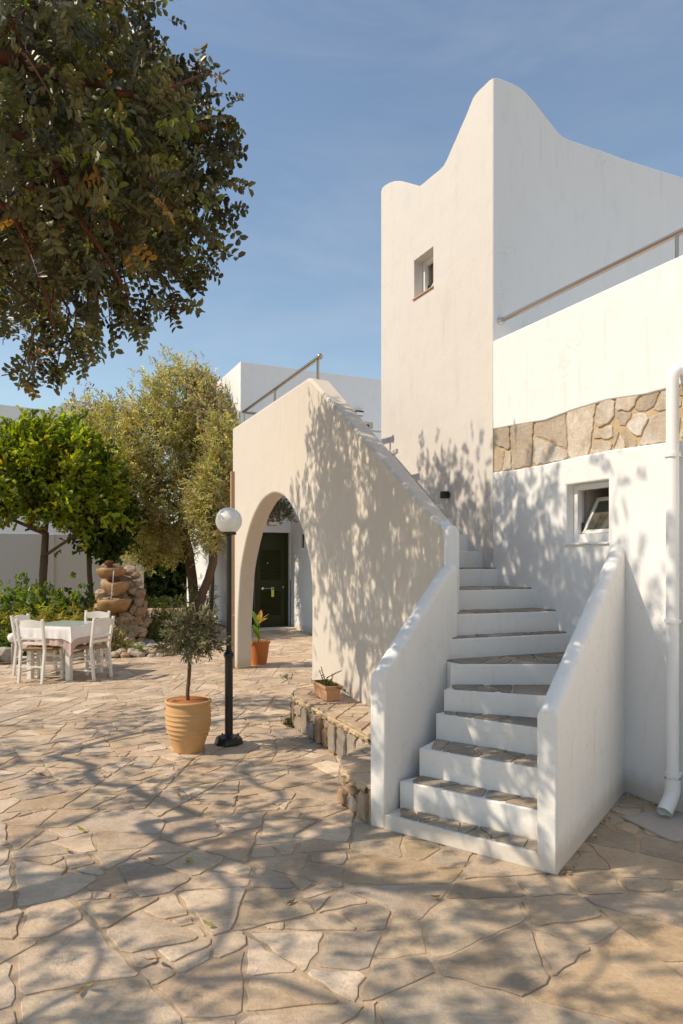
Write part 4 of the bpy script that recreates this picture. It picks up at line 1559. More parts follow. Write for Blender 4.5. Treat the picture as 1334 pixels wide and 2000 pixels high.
to = thing('potted_olive_tree', 'young olive tree with round grey green crown standing in the ochre pot', 'tree', (po.x, po.y, 0.375))
trunk = [(po.x - 0.0, po.y, 0.36), (po.x - 0.008, po.y, 0.50), (po.x + 0.006, po.y, 0.65), (po.x + 0.012, po.y, 0.78), (po.x + 0.03, po.y, 0.90)]
cc0 = (po.x + 0.035, po.y, 1.0)
cen = [Vector(p) for p in cloud_points(60, cc0, 0.165, 0.35, (1.12, 1.0, 1.0), 3)]
nodes, nt_ = grow(trunk, cen, maxseg=0.07)
tree_wood(to, nodes, nt_, 0.0175, 0.0018, M['bark'], (po.x, po.y, 0.375), sides=5)
temps = [tuft(9, 0.052, 0.012, 0.09, s_, 1.0) for s_ in (1, 2, 3)]
cnt_ = 6
pos = np.repeat(np.array([tuple(c) for c in cen]), cnt_, axis=0) + nrng.normal(0, 0.028, (60 * cnt_, 3))
dirs = pos - np.array(cc0) + nrng.normal(0, 0.12, pos.shape)
OL = [(0.19, 0.17, 0.10), (0.26, 0.23, 0.15), (0.11, 0.10, 0.055), (0.38, 0.32, 0.22)]
scatter_mesh('crown', temps, pos, dirs, nrng.uniform(0, 6.28, len(pos)), nrng.uniform(0.7, 1.1, len(pos)), tones_of(len(pos), OL, [4, 3, 3, 1], 0.25), (po.x, po.y, 0.375), M['leaf_dark'], to)

# ================================================================= POT WITH RUBBER PLANT BEHIND THE ARCH
q = Vector((-1.305, 10.93, 0))
tp = thing('terracotta_pot', 'orange terracotta pot just behind the arch pier', 'pot', q)
mb = MB(); mb.lathe([(0.02, 0), (0.115, 0), (0.135, 0.10), (0.150, 0.20), (0.162, 0.32), (0.166, 0.335), (0.180, 0.34), (0.182, 0.375), (0.172, 0.38), (0.160, 0.375), (0.158, 0.34), (0.15, 0.33), (0.01, 0.335)], n=36); mb.build('pot_body', M['terracotta'], tp, auto=True)
mb = MB(); mb.lathe([(0.155, 0.32), (0.155, 0.345), (0.02, 0.35)], n=20); mb.build('soil', M['soil'], tp)
pl_ = thing('broadleaf_plant', 'young plant with broad green and yellowing leaves growing in the terracotta pot', 'plant', (q.x, q.y, 0.345))
mb = MB(); mb.tube([(0.0, 0, 0), (-0.01, 0, 0.18), (0.01, 0, 0.36), (0.0, 0, 0.5)], [0.012, 0.010, 0.008, 0.004], 8); mb.build('stem', M['leaf'], pl_, smooth=True)
def big_leaf(l, wdt, n=7):
    v = []; f = []
    for i in range(n + 1):
        t_ = i / n
        wv = wdt * 0.5 * math.sin(math.pi * min(1, t_ * 0.93 + 0.04)) ** 0.8
        z_ = -0.25 * l * t_ * t_
        for s_ in (-1, 0, 1):
            v.append((l * t_, s_ * wv, z_ + (0.16 * wv if s_ else 0)))
    for i in range(n):
        for k_ in range(2):
            a = i * 3 + k_
            f.append((a, a + 3, a + 4, a + 1))
    return v, f
for k_, (yaw, pit, l, wdt, z_, col) in enumerate([(2.6, -1.30, 0.34, 0.13, 0.22, (0.16, 0.30, 0.05)), (3.4, -1.1, 0.26, 0.12, 0.12, (0.12, 0.24, 0.04)), (0.2, -1.0, 0.22, 0.09, 0.30, (0.40, 0.24, 0.05)), (-0.6, -0.75, 0.20, 0.09, 0.30, (0.50, 0.36, 0.10)), (1.4, -1.25, 0.24, 0.08, 0.30, (0.45, 0.20, 0.05)), (-1.5, -0.9, 0.18, 0.07, 0.34, (0.35, 0.30, 0.08)), (4.3, -1.2, 0.30, 0.11, 0.05, (0.15, 0.26, 0.05))]):
    v, f = big_leaf(l, wdt)
    mm = Matrix.Rotation(yaw, 4, 'Z') @ Matrix.Rotation(pit, 4, 'Y')
    mb = MB(); mb.tone = col
    mb.add([mm @ Vector(x) + Vector((0, 0, z_)) for x in v], f)
    mb.build('leaf', M['leaf'], pl_, smooth=True)
# dry stubble in the pot
pos = np.column_stack([nrng.uniform(-0.13, 0.13, 120), nrng.uniform(-0.13, 0.13, 120), np.full(120, 0.0)]) + np.array([q.x, q.y, 0.34])
dirs = np.column_stack([nrng.normal(0, 0.3, 120), nrng.normal(0, 0.3, 120), np.ones(120)])
scatter_mesh('dry_shoots', [leaf_shape(0.10, 0.008)], pos, dirs, nrng.uniform(0, 6, 120), nrng.uniform(0.4, 1, 120), tones_of(120, [(0.55, 0.42, 0.28)], [1]), (q.x, q.y, 0.345), M['dryleaf'], pl_)

# ================================================================= PLANTER BOX ON THE LEDGE
pb = Vector((-0.140, 6.63, 0.314))
bx_dir = Vector((-0.128, 0.326, 0)).normalized()
ang = math.atan2(bx_dir.y, bx_dir.x)
pbx = thing('planter_box', 'rectangular terracotta planter box standing on the stone ledge', 'planter', pb, ang)
def taper_box(mb, l0, w0, z0, l1, w1, z1):
    vs = [(sx * l0 / 2, sy * w0 / 2, z0) for sx, sy in ((-1, -1), (1, -1), (1, 1), (-1, 1))] + [(sx * l1 / 2, sy * w1 / 2, z1) for sx, sy in ((-1, -1), (1, -1), (1, 1), (-1, 1))]
    mb.add(vs, [(3, 2, 1, 0), (4, 5, 6, 7), (0, 1, 5, 4), (1, 2, 6, 5), (2, 3, 7, 6), (3, 0, 4, 7)])
mb = MB(); taper_box(mb, 0.33, 0.125, 0, 0.375, 0.155, 0.125); mb.build('box', M['pale_terracotta'], pbx, bevel=0.010)
for k_, (a_, b_, c_, d_) in enumerate(((-0.2, 0.2, -0.09, -0.075), (-0.2, 0.2, 0.075, 0.09), (-0.2, -0.185, -0.075, 0.075), (0.185, 0.2, -0.075, 0.075))):
    mb = MB(); mb.box((a_, c_, 0.12), (b_, d_, 0.15)); mb.build('rim', M['pale_terracotta'], pbx, bevel=0.004)
mb = MB(); mb.box((-0.184, -0.074, 0.11), (0.184, 0.074, 0.132)); mb.build('soil', M['soil'], pbx)
sp2 = thing('succulent_plant', 'sparse succulent with trailing stems growing in the planter box', 'plant', (pb.x, pb.y, pb.z + 0.13))
O = np.array([pb.x, pb.y, pb.z + 0.13])
stems = [[(0, 0, 0), (-0.03, 0.02, 0.08), (-0.06, 0.05, 0.17)], [(0.0, 0.0, 0), (0.0, 0, 0.07), (0.08, -0.02, 0.11), (0.14, 0, 0.135)], [(-0.02, 0.05, 0), (-0.05, 0.09, 0.06), (-0.08, 0.10, 0.13)], [(0.05, -0.15, 0.0), (0.13, -0.19, 0.0), (0.21, -0.21, -0.05)], [(0.0, -0.05, 0), (0.04, -0.05, 0.05), (0.06, -0.04, 0.10)]]
P_ = []; D_ = []
for st_ in stems:
    mb = MB(); mb.tube(st_, [0.006] + [0.004] * (len(st_) - 2) + [0.0025], 6); mb.build('stem', M['bark'], sp2, smooth=True)
    for i in range(26):
        t_ = rng.random() * (len(st_) - 1); j = int(t_)
        a_ = Vector(st_[j]).lerp(Vector(st_[min(j + 1, len(st_) - 1)]), t_ - j)
        P_.append(tuple(a_)); D_.append((rng.gauss(0, 1), rng.gauss(0, 1), rng.uniform(0, 1)))
for i in range(260):
    u_ = rng.uniform(-0.17, 0.17); v_ = rng.uniform(-0.07, 0.07)
    pp = bx_dir * u_ + Vector((-bx_dir.y, bx_dir.x, 0)) * v_
    P_.append((pp.x, pp.y, rng.uniform(0, 0.02))); D_.append((rng.gauss(0, 1), rng.gauss(0, 1), rng.uniform(0.1, 1)))
P_ = np.array(P_) + O; D_ = np.array(D_)
scatter_mesh('foliage', [leaf_shape(0.022, 0.010)], P_, D_, nrng.uniform(0, 6, len(P_)), nrng.uniform(0.6, 1.1, len(P_)), tones_of(len(P_), [(0.10, 0.12, 0.03), (0.20, 0.22, 0.07), (0.05, 0.05, 0.02)], [3, 2, 3]), tuple(O), M['leaf'], sp2)

# ================================================================= TABLE AND CHAIRS
TA = R(-15)
TCn = Vector((-3.93, 9.86, 0))
tx_ = Vector((math.cos(TA), math.sin(TA), 0)); ty_ = Vector((-math.sin(TA), math.cos(TA), 0))
tab = thing('dining_table', 'square white painted table laid under a pale cloth', 'table', TCn, TA)
mb = MB(); mb.box((-0.38, -0.42, 0.70), (0.38, 0.42, 0.728)); mb.build('table_top', M['cane'], tab, bevel=0.004)
for sx in (-1, 1):
    for sy in (-1, 1):
        mb = MB(); mb.box((sx * 0.31 - 0.035, sy * 0.35 - 0.035, 0), (sx * 0.31 + 0.035, sy * 0.35 + 0.035, 0.70)); mb.build('leg', M['cane'], tab, bevel=0.004)
for s_ in (-1, 1):
    mb = MB(); mb.box((-0.275, s_ * 0.36 - 0.012, 0.60), (0.275, s_ * 0.36 + 0.012, 0.698)); mb.build('apron', M['cane'], tab)
    mb = MB(); mb.box((s_ * 0.32 - 0.012, -0.315, 0.60), (s_ * 0.32 + 0.012, 0.315, 0.698)); mb.build('apron', M['cane'], tab)
def cloth_mesh(hx, hy, z, dropz, corner, seed, amp=0.012, nseg=26, off=0.0):
    """draped square: flat top plus skirt with folds, corners hanging lower"""
    rg = random.Random(seed)
    ring = []
    per = [(-hx, -hy), (hx, -hy), (hx, hy), (-hx, hy)]
    pts_ = []
    for i in range(4):
        a, b = per[i], per[(i + 1) % 4]
        for j in range(nseg):
            t_ = j / nseg
            pts_.append((a[0] + (b[0] - a[0]) * t_, a[1] + (b[1] - a[1]) * t_, t_, i))
    n = len(pts_)
    vs = [(x, y, z) for x, y, _, _ in pts_]
    rows = 6
    for r_ in range(1, rows + 1):
        for k_, (x, y, t_, i) in enumerate(pts_):
            e_ = min(t_, 1 - t_)
            d = dropz + corner * max(0, 1 - e_ / 0.16) ** 1.3
            nx, ny = ((0, -1), (1, 0), (0, 1), (-1, 0))[i]
            w_ = amp * math.sin(t_ * 19 + i * 2.1) + amp * 0.7 * math.sin(t_ * 43 + i)
            w_ *= r_ / rows
            pinch = -0.018 * max(0, 1 - e_ / 0.10) * (r_ / rows)
            if t_ == 0:
                nx, ny = (x / hx) * 0.7, (y / hy) * 0.7; w_ = 0.045 * r_ / rows; pinch = 0
            o_ = 0.006 + w_ + pinch + 0.012 * r_ / rows + off
            vs.append((x + nx * o_, y + ny * o_, z - d * r_ / rows))
    fs = [tuple(range(n))]
    for r_ in range(rows):
        for k_ in range(n):
            k2 = (k_ + 1) % n
            fs.append((r_ * n + k_, r_ * n + k2, (r_ + 1) * n + k2, (r_ + 1) * n + k_))
    return vs, fs
vs, fs = cloth_mesh(0.385, 0.425, 0.737, 0.25, 0.17, 1)
mb = MB(); mb.add(vs, fs)
tcl = mb.build('under_tablecloth', M['pink'], None, smooth=False); shade_auto(tcl, 60)
tcl.location = TCn; tcl.rotation_euler = (0, 0, TA)
setp(tcl, 'dusty pink tablecloth hanging lower beneath the white cloth', 'tablecloth')
vs, fs = cloth_mesh(0.392, 0.432, 0.742, 0.16, 0.05, 2, 0.008, off=0.006)
mb = MB(); mb.add(vs, fs)
tc2 = mb.build('tablecloth', M['cloth'], None); shade_auto(tc2, 60)
tc2.location = TCn; tc2.rotation_euler = (0, 0, TA)
setp(tc2, 'white tablecloth laid over the pink one on the table', 'tablecloth')
mb = MB(); mb.box((-0.375, -0.415, 0.7435), (0.375, 0.415, 0.7495))
gt2 = mb.build('glass_sheet', M['marble'], None, bevel=0.002)
gt2.location = TCn; gt2.rotation_euler = (0, 0, TA)
setp(gt2, 'greenish glass sheet lying on top of the white tablecloth', 'table glass')

def make_chair(label):
    t = thing('taverna_chair', label, 'chair', group='white chairs round the garden table')
    W2, D2, SH, BH = 0.19, 0.18, 0.44, 0.86
    mb = MB(); mb.box((-W2, -D2 + 0.01, SH - 0.02), (W2, D2 + 0.01, SH + 0.012)); mb.build('seat', M['rush'], t, bevel=0.012)
    for s_ in (-1, 1):
        mb = MB(); mb.bar((s_ * 0.175, -0.235, 0), (s_ * 0.18, -0.185, SH), 0.036, 0.036); mb.bar((s_ * 0.18, -0.185, SH - 0.01), (s_ * 0.195, -0.255, BH), 0.036, 0.032); mb.build('back_leg', M['cane'], t, bevel=0.004)
        mb = MB(); mb.bar((s_ * 0.185, 0.20, 0), (s_ * 0.18, 0.175, SH + 0.01), 0.036, 0.036); mb.build('leg', M['cane'], t, bevel=0.004)
        for zz in (0.14, 0.27):
            mb = MB(); mb.bar((s_ * 0.18, -0.21, zz), (s_ * 0.182, 0.185, zz), 0.018, 0.020); mb.build('stretcher', M['cane'], t)
    for yy, zz in ((0.19, 0.20), (0.19, 0.32), (-0.215, 0.22)):
        mb = MB(); mb.bar((-0.18, yy, zz), (0.18, yy, zz), 0.018, 0.020); mb.build('stretcher', M['cane'], t)
    mb = MB()
    n = 10
    vs = []; fs = []
    for i in range(n + 1):
        x = -0.18 + 0.36 * i / n
        c = 0.018 * math.cos(math.pi * (i / n - 0.5))
        h = 0.018 * math.sin(math.pi * i / n) ** 2
        for (dy, z_) in ((0, BH - 0.115), (0.016, BH - 0.115), (0.016, BH - 0.025 + h), (0, BH - 0.025 + h)):
            vs.append((x, -0.245 - c + dy, z_))
    for i in range(n):
        for k_ in range(4):
            a = i * 4 + k_; b = i * 4 + (k_ + 1) % 4
            fs.append((a, b, b + 4, a + 4))
    fs += [(0, 1, 2, 3), (n * 4 + 3, n * 4 + 2, n * 4 + 1, n * 4)]
    mb.add(vs, fs); mb.build('top_rail', M['cane'], t, auto=True)
    for zz in (0.60, 0.53):
        mb = MB(); y_ = -0.185 - 0.07 * (zz - SH) / (BH - SH)
        mb.bar((-0.185, y_, zz), (0.185, y_, zz), 0.014, 0.034); mb.build('back_slat', M['cane'], t, bevel=0.003)
    return t
ch0 = make_chair('white chair nearest the camera with its back turned at the table')
def lt(x, y): return TCn + tx_ * x + ty_ * y
ch0.location = lt(-0.06, -0.44); ch0.rotation_euler = (0, 0, TA + R(3))
dup(ch0, lt(0.45, -0.10), TA + R(84), 'white chair on the right side of the table casting the long shadow')
dup(ch0, lt(-0.13, 0.72), TA + R(185), 'white chair on the far side of the table facing the camera')
dup(ch0, lt(-0.52, 0.02), TA + R(-84), 'white chair on the left side of the table beside the shrubs')

# ================================================================= FALLEN LEAVES, SLAB, WEEDS
v, f = big_leaf(0.055, 0.026, 5)
base_mesh = None
LEAF_LABELS = ['dry leaf on the pale flagstones at lower left', 'yellow leaf nearest the left shadow patch', 'upper of two brown leaves right of centre left paving', 'lower of two brown leaves lying together', 'dark curled pair of leaves on the lit slab', 'mottled double leaf at the very bottom left', 'green leaf between flagstones below the lamp post', 'olive green leaf on the bright patch near the bottom centre', 'small brown leaf at the left by the sunny strip', 'second brown leaf beside the sunny strip', 'brown leaf left of the shadow streak', 'dark leaf just below the clay pot', 'dark leaf right under the clay pot front', 'yellowish leaf on the large central slab', 'pale yellow leaf on the sunlit slabs at left', 'leaf lying in the centre left shade streak', 'brown leaf near the shade edge at left', 'little green leaf in the striped shade under the lamp', 'ochre leaf in front of the clay pot', 'far brown leaf left of the clay pot', 'lone yellow leaf on paving in front of the steps']
spots = [(120, 1717), (165, 1628), (370, 1682), (378, 1690), (305, 1880), (162, 1936), (440, 1618), (560, 1772), (70, 1513), (90, 1520), (200, 1516), (352, 1562), (378, 1563), (420, 1815), (195, 1588), (290, 1680), (128, 1662), (455, 1565), (384, 1540), (250, 1500), (860, 1756)]
cols_ = [(0.30, 0.16, 0.05), (0.42, 0.32, 0.08), (0.16, 0.09, 0.05), (0.38, 0.36, 0.10), (0.24, 0.12, 0.05)]
for i, (px, py) in enumerate(spots):
    y_ = F * EYE / (py - HZ)
    p = at(px, y_, 0.018)
    mb = MB(); mb.tone = cols_[i % 5]
    vv = [Vector((x, y * (0.7 + 0.4 * rng.random()), abs(z) * 0.9 + 0.25 * x * rng.uniform(0, 0.5))) for x, y, z in v]
    mb.add(vv, f)
    if i in (4, 5):
        mm = Matrix.Rotation(1.4, 4, 'Z')
        mb.tone = cols_[(i + 1) % 5]; mb.add([mm @ (x + Vector((0.01, 0, 0.006))) for x in vv], f)
    o = mb.build('fallen_leaf', M['dryleaf'])
    o.location = p; o.rotation_euler = (rng.uniform(-0.2, 0.2), rng.uniform(-0.2, 0.2), rng.uniform(0, 6.28))
    setp(o, LEAF_LABELS[i], 'leaf', 'fallen leaves on the paving')

# grey slab by the downpipe
def gp(px, py): 
    y_ = F * EYE / (py - HZ); return ((px - 667) / F * y_, y_)
sp = [gp(1212, 1598), gp(1262, 1590), gp(1302, 1584), gp(1370, 1590), gp(1400, 1625), gp(1350, 1642), gp(1322, 1646), gp(1308, 1643), gp(1290, 1636)]
c_ = pcen(sp)
mb = MB((c_[0], c_[1], 0)); mb.prism(sp[::-1], 0.002, 0.016)
o = mb.build('drain_slab', M['grate'], None, bevel=0.004); o.location = (c_[0], c_[1], 0)
setp(o, 'thin grey flat slab lying on the paving under the downpipe', 'slab')

# little weed tufts and plaster crumbs at the wall foot
def weed(p, n, label, ll=0.05, cols=((0.06, 0.09, 0.02), (0.10, 0.12, 0.03)), spread=0.03, name='weed'):
    P_ = np.array([[p[0], p[1], 0.01]] * n) + np.column_stack([nrng.normal(0, spread, n), nrng.normal(0, spread, n), np.abs(nrng.normal(0, spread * 0.6, n))])
    D_ = np.column_stack([nrng.normal(0, 0.6, n), nrng.normal(0, 0.6, n), np.ones(n) * 0.8])
    o = scatter_mesh(name, [tuft(4, ll * 0.5, ll * 0.2, ll, 1), tuft(5, ll * 0.4, ll * 0.22, ll * 0.8, 2)], P_, D_, nrng.uniform(0, 6, n), nrng.uniform(0.6, 1.2, n), tones_of(n, cols, [1] * len(cols)), (p[0], p[1], 0), M['leaf'], None, kind=None)
    o.location = (p[0], p[1], 0)
    setp(o, label, 'weed')
weed((-0.52, 6.80), 60, 'dark green weed at the left foot of the long stone ledge', 0.05)
weed((-0.76, 9.5), 14, 'small green weed between the paving stones before the arch', 0.06)
rc = MB(); rgc = random.Random(8)
for i in range(70):
    s_ = rgc.random()
    if i < 45:
        p = Rs + SD * (1.45 * s_) + FD * (0.07 + abs(rgc.gauss(0, 0.02)))
    else:
        p = W0 + WD * (-0.5 * s_) - WP * (0.02 + abs(rgc.gauss(0, 0.015)))
    r_ = rgc.uniform(0.004, 0.014)
    rc.tone = rgc.choice([(0.45, 0.34, 0.23), (0.62, 0.55, 0.46), (0.25, 0.16, 0.09)])
    vs = []
    for k_ in range(8):
        vs.append(Vector((p.x, p.y, 0.012)) + Vector((rgc.uniform(-1, 1), rgc.uniform(-1, 1), rgc.uniform(0, 1.1))) * r_)
    bmq = bmesh.new(); vv = [bmq.verts.new(v_) for v_ in vs]
    h_ = bmesh.ops.convex_hull(bmq, input=vv)
    bmq.verts.index_update()
    keep = [v_ for v_ in bmq.verts if v_.link_faces]; mp_ = {v_: j for j, v_ in enumerate(keep)}
    rc.add([v_.co.copy() for v_ in keep], [[mp_[v_] for v_ in f_.verts] for f_ in bmq.faces])
    bmq.free()
o = rc.build('plaster_crumbs', M['rock'], None, kind='stuff')
setp(o, 'crumbs of plaster and dirt along the foot of the stair wall')

# ================================================================= ROCKS AND FOUNTAIN
def rock_mesh(name, r, seed, sq=(1, 1, 0.8), tone=(0.40, 0.32, 0.24), sub=2, rough=0.35):
    bmq = bmesh.new()
    bmesh.ops.create_icosphere(bmq, subdivisions=sub, radius=1)
    sd = Vector((seed * 7.3, seed * 1.7, seed * 3.1))
    for v_ in bmq.verts:
        n_ = mnoise.noise(v_.co * 1.1 + sd) * rough + mnoise.noise(v_.co * 2.7 + sd) * rough * 0.5
        # flatten some faces as broken rock has
        c_ = v_.co * (1 + n_)
        c_.x = max(-0.85, min(0.8, c_.x)); c_.z = max(-0.75, min(0.9, c_.z))
        v_.co = Vector((c_.x * sq[0], c_.y * sq[1], c_.z * sq[2])) * r
    me = bpy.data.meshes.new(name)
    bmq.to_mesh(me); bmq.free()
    a = me.attributes.new('tone', 'FLOAT_COLOR', 'POINT')
    a.data.foreach_set('color', np.tile(np.array([*tone, 1], dtype=np.float32), len(me.vertices)))
    return me
RC = [(0.50, 0.41, 0.31), (0.42, 0.33, 0.24), (0.36, 0.25, 0.16), (0.52, 0.46, 0.40), (0.38, 0.35, 0.33), (0.46, 0.30, 0.17)]
# rocks edging the bed (photo column, distance, radius)
rr = random.Random(21)
ROCK_LABELS = ['big brown rock at the left edge of the photo by the spiky plants', 'pale rock cut off by the left edge of the photo', 'small rock beside the garden spotlight', 'first small rock right of the table chairs', 'flat little rock at the foot of the right chair', 'rounded rock in front of the fountain base', 'large pale rock leaning at the fountain foot', 'tall upright pale rock in the edging', 'orange brown spongy rock at the bed edge', 'knobbly ochre rock on the paving edge', 'wide rock behind the edging in the bed', 'mid size rock left of the small oleander', 'big slanting pale rock at the right of the bed', 'rock at the right end of the edging', 'rock tucked behind the tall upright one', 'rock under the loose oleander bush', 'tiny pebble rock at the paving edge below the tuft', 'tiny grey rock near the sprawling plant', 'far right low rock beside the potted olive crown', 'furthest rock beside the potted olive leaves', 'small loose stone at the front of the edging', 'rock under the pale sprawling plant', 'small flat rock near the right end of the edging', 'smallest stone on the paving edge of the bed']
edge = [(8, 11.2, 0.22), (-20, 11.1, 0.2), (28, 11.4, 0.13), (208, 11.75, 0.11), (222, 11.7, 0.09), (238, 11.9, 0.12), (252, 12.3, 0.16), (272, 12.3, 0.17), (288, 12.1, 0.12), (262, 11.85, 0.12), (290, 12.9, 0.17), (305, 12.0, 0.14), (318, 12.35, 0.19), (335, 12.1, 0.13), (300, 12.6, 0.13), (322, 12.9, 0.14), (275, 11.8, 0.08), (245, 11.72, 0.08), (345, 12.5, 0.12), (340, 13.0, 0.15), (312, 11.8, 0.07), (230, 12.3, 0.15), (330, 11.95, 0.09), (295, 11.75, 0.06)]
for i, (px, y_, r_) in enumerate(edge):
    me = rock_mesh('garden_rock', r_, i + 1, (rr.uniform(0.8, 1.25), rr.uniform(0.8, 1.1), rr.uniform(0.65, 0.95)), rr.choice(RC))
    o = link_mesh('garden_rock', me, M['rock'], None)
    p = at(px, y_, r_ * 0.4)
    o.location = p; o.rotation_euler = (rr.uniform(-0.2, 0.2), rr.uniform(-0.2, 0.2), rr.uniform(0, 6))
    setp(o, ROCK_LABELS[i], 'rock', 'rocks edging the garden bed')

fo = at(228, 12.9, 0)
ft = thing('rock_fountain', 'fountain of stacked rocks with three amber stone basins and trickling water', 'fountain', fo)
U = 12.9 / F          # metres per photo pixel at the fountain
def fpt(px, py, dy=0.0): return ((px - 228) * U, dy, gz(py, 12.9))
rocks = [(262, 1125, .1, 9), (268, 1140, .05, 10), (262, 1155, .0, 11), (272, 1160, .05, 12), (270, 1175, 0, 12), (262, 1190, -.05, 12), (272, 1195, 0, 13), (250, 1205, -.12, 15), (268, 1212, -.05, 13), (235, 1210, -.1, 14), (214, 1200, 0, 15), (205, 1215, 0, 17), (222, 1225, -.12, 16), (245, 1228, -.15, 15), (262, 1232, -.12, 14), (278, 1235, -.05, 13), (240, 1250, -.2, 16), (215, 1250, -.1, 17), (258, 1252, -.2, 15), (225, 1270, -.25, 16), (250, 1272, -.25, 14), (275, 1256, -.1, 14), (205, 1180, .15, 17), (208, 1150, .2, 17), (200, 1130, .2, 14), (230, 1175, .22, 20), (230, 1140, .25, 20), (245, 1115, .25, 14), (215, 1112, .18, 13), (196, 1165, .2, 14), (195, 1195, .15, 16), (280, 1215, .1, 12), (284, 1250, .1, 11), (248, 1190, -.02, 10), (205, 1107, .05, 9)]
fr_ = random.Random(99)
for i in range(34):
    py = fr_.uniform(1112, 1272)
    w_ = 26 + (py - 1110) * 0.22
    rocks.append((232 + fr_.uniform(-w_, w_), py, fr_.uniform(0.05, 0.28), fr_.uniform(10, 17)))
for i in range(16):
    py = fr_.uniform(1190, 1280)
    rocks.append((236 + fr_.uniform(-44, 46), py, fr_.uniform(-0.28, -0.1), fr_.uniform(7, 12)))
for i, (px, py, dy, rp_) in enumerate(rocks):
    tn = rr.choice([(0.34, 0.20, 0.12), (0.40, 0.28, 0.18), (0.28, 0.17, 0.10), (0.45, 0.35, 0.26)] if py < 1180 else [(0.40, 0.30, 0.20), (0.33, 0.23, 0.14), (0.46, 0.36, 0.25), (0.36, 0.22, 0.12)])
    me = rock_mesh('rock', rp_ * U * rr.uniform(0.85, 1.15), 50 + i, (rr.uniform(0.8, 1.25), 1, rr.uniform(0.7, 1.0)), tn, rough=0.6)
    o = link_mesh('rock', me, M['rock'], ft)
    o.location = fpt(px, py, dy); o.rotation_euler = (rr.uniform(-0.4, 0.4), rr.uniform(-0.4, 0.4), rr.uniform(0, 6))
def bowl(cx, cy_top, wpx, hpx, dy, thick_=0.03, half=False):
    r_ = wpx * U / 2; h_ = hpx * U
    mb = MB()
    pr_ = [(0.02, -h_), (r_ * 0.5, -h_ * 0.97), (r_ * 0.82, -h_ * 0.72), (r_ * 0.97, -h_ * 0.3), (r_, 0.0), (r_ - thick_ * 0.5, 0.008), (r_ - thick_, -0.005), (r_ * 0.8, -h_ * 0.3), (0.02, -h_ * 0.35)]
    x, y, z = fpt(cx, cy_top, dy)
    mb.lathe(pr_, (x, y, z), 26)
    # worn, uneven rim
    for v_ in mb.v:
        n_ = mnoise.noise(v_ * 5.0 + Vector((cx * 0.1, 0, 0))) * 0.05 + mnoise.noise(v_ * 17.0) * 0.018
        v_.z += n_; v_.x += n_ * 0.9; v_.y += n_ * 0.5
    b_ = mb.build('basin', M['amber'], ft, smooth=True)
    wm = MB(); wm.lathe([(0.01, -0.03), (r_ - thick_ * 0.9, -0.03), (r_ - thick_ * 0.9, -0.022), (0.01, -0.021)], (x, y, z), 24)
    wm.build('water', M['water'], b_)
bowl(221, 1112, 58, 15, -0.08)
bowl(232, 1137, 50, 22, -0.14)
bowl(231, 1169, 64, 26, -0.20)
for (x0, y0, y1, dy) in ((235.5, 1114, 1138, -0.40), (233.5, 1139, 1168, -0.42)):
    mb = MB()
    a = Vector(fpt(x0, y0, dy + 0.05)); b = Vector(fpt(x0 - 0.6, y1, dy - 0.02))
    mb.tube([a, a.lerp(b, 0.15) + Vector((0, -0.03, 0.01)), a.lerp(b, 0.5) + Vector((0, -0.02, 0)), b], [0.008, 0.010, 0.008, 0.011], 8)
    mb.build('water_jet', M['water'], ft, smooth=True)
# old clay jar lying on the top
q = Vector(fpt(204, 1104, 0.0)) + fo
jar = thing('clay_jar', 'small dark clay jar lying on top of the fountain', 'jar', q)
mb = MB(); mb.lathe([(0.01, 0), (0.04, 0.005), (0.07, 0.05), (0.07, 0.10), (0.04, 0.14), (0.03, 0.16), (0.038, 0.17), (0.025, 0.168)], n=16)
jb = mb.build('jar_body', M['redbark'], jar, smooth=True); jb.rotation_euler = (0.2, R(70), 0.4)
mb = MB(); mb.tube([(0.06, 0, 0.15), (0.11, 0, 0.14), (0.115, 0, 0.09), (0.085, 0, 0.06)], 0.009, 6); h_ = mb.build('handle', M['ochre_in'], jar, smooth=True); h_.rotation_euler = (0.2, R(70), 0.4)

# little garden spotlight left of the table
q = at(25, 10.95, 0)
gl = thing('garden_spotlight', 'small garden spotlight with white round head left of the table', 'garden light', q)
mb = MB(); mb.tube([(0, 0, 0), (0.0, 0, 0.30), (0.01, 0, 0.36)], [0.03, 0.026, 0.03], 10); mb.build('stake', M['grate'], gl, smooth=True)
mb = MB(); mb.lathe([(0.01, -0.07), (0.05, -0.06), (0.075, -0.02), (0.08, 0.02), (0.06, 0.06), (0.01, 0.08)], (0.0, 0, 0.42), 16); mb.build('head', M['opal'], gl, smooth=True)

# ================================================================= TREES AND SHRUBS
def ellipsoids_points(n, els, seed, shell=0.25):
    g = np.random.default_rng(seed)
    vols = np.array([e_[3] * e_[4] * e_[5] for e_ in els]); vols = vols ** 0.8; vols = vols / vols.sum()
    k_ = g.choice(len(els), n, p=vols)
    E = np.array(els)[k_]
    d = g.normal(size=(n, 3)); d /= np.linalg.norm(d, axis=1, keepdims=True)
    r = (shell + (1 - shell) * g.random(n)) ** (1 / 2.6)
    ph = np.array([mnoise.noise(Vector((float(a), float(b), float(c))) * 2.1 + Vector((seed * 2.3, seed, 0))) for a, b, c in d])
    r = r * (1 + 0.35 * ph)
    return E[:, :3] + d * r[:, None] * E[:, 3:6]

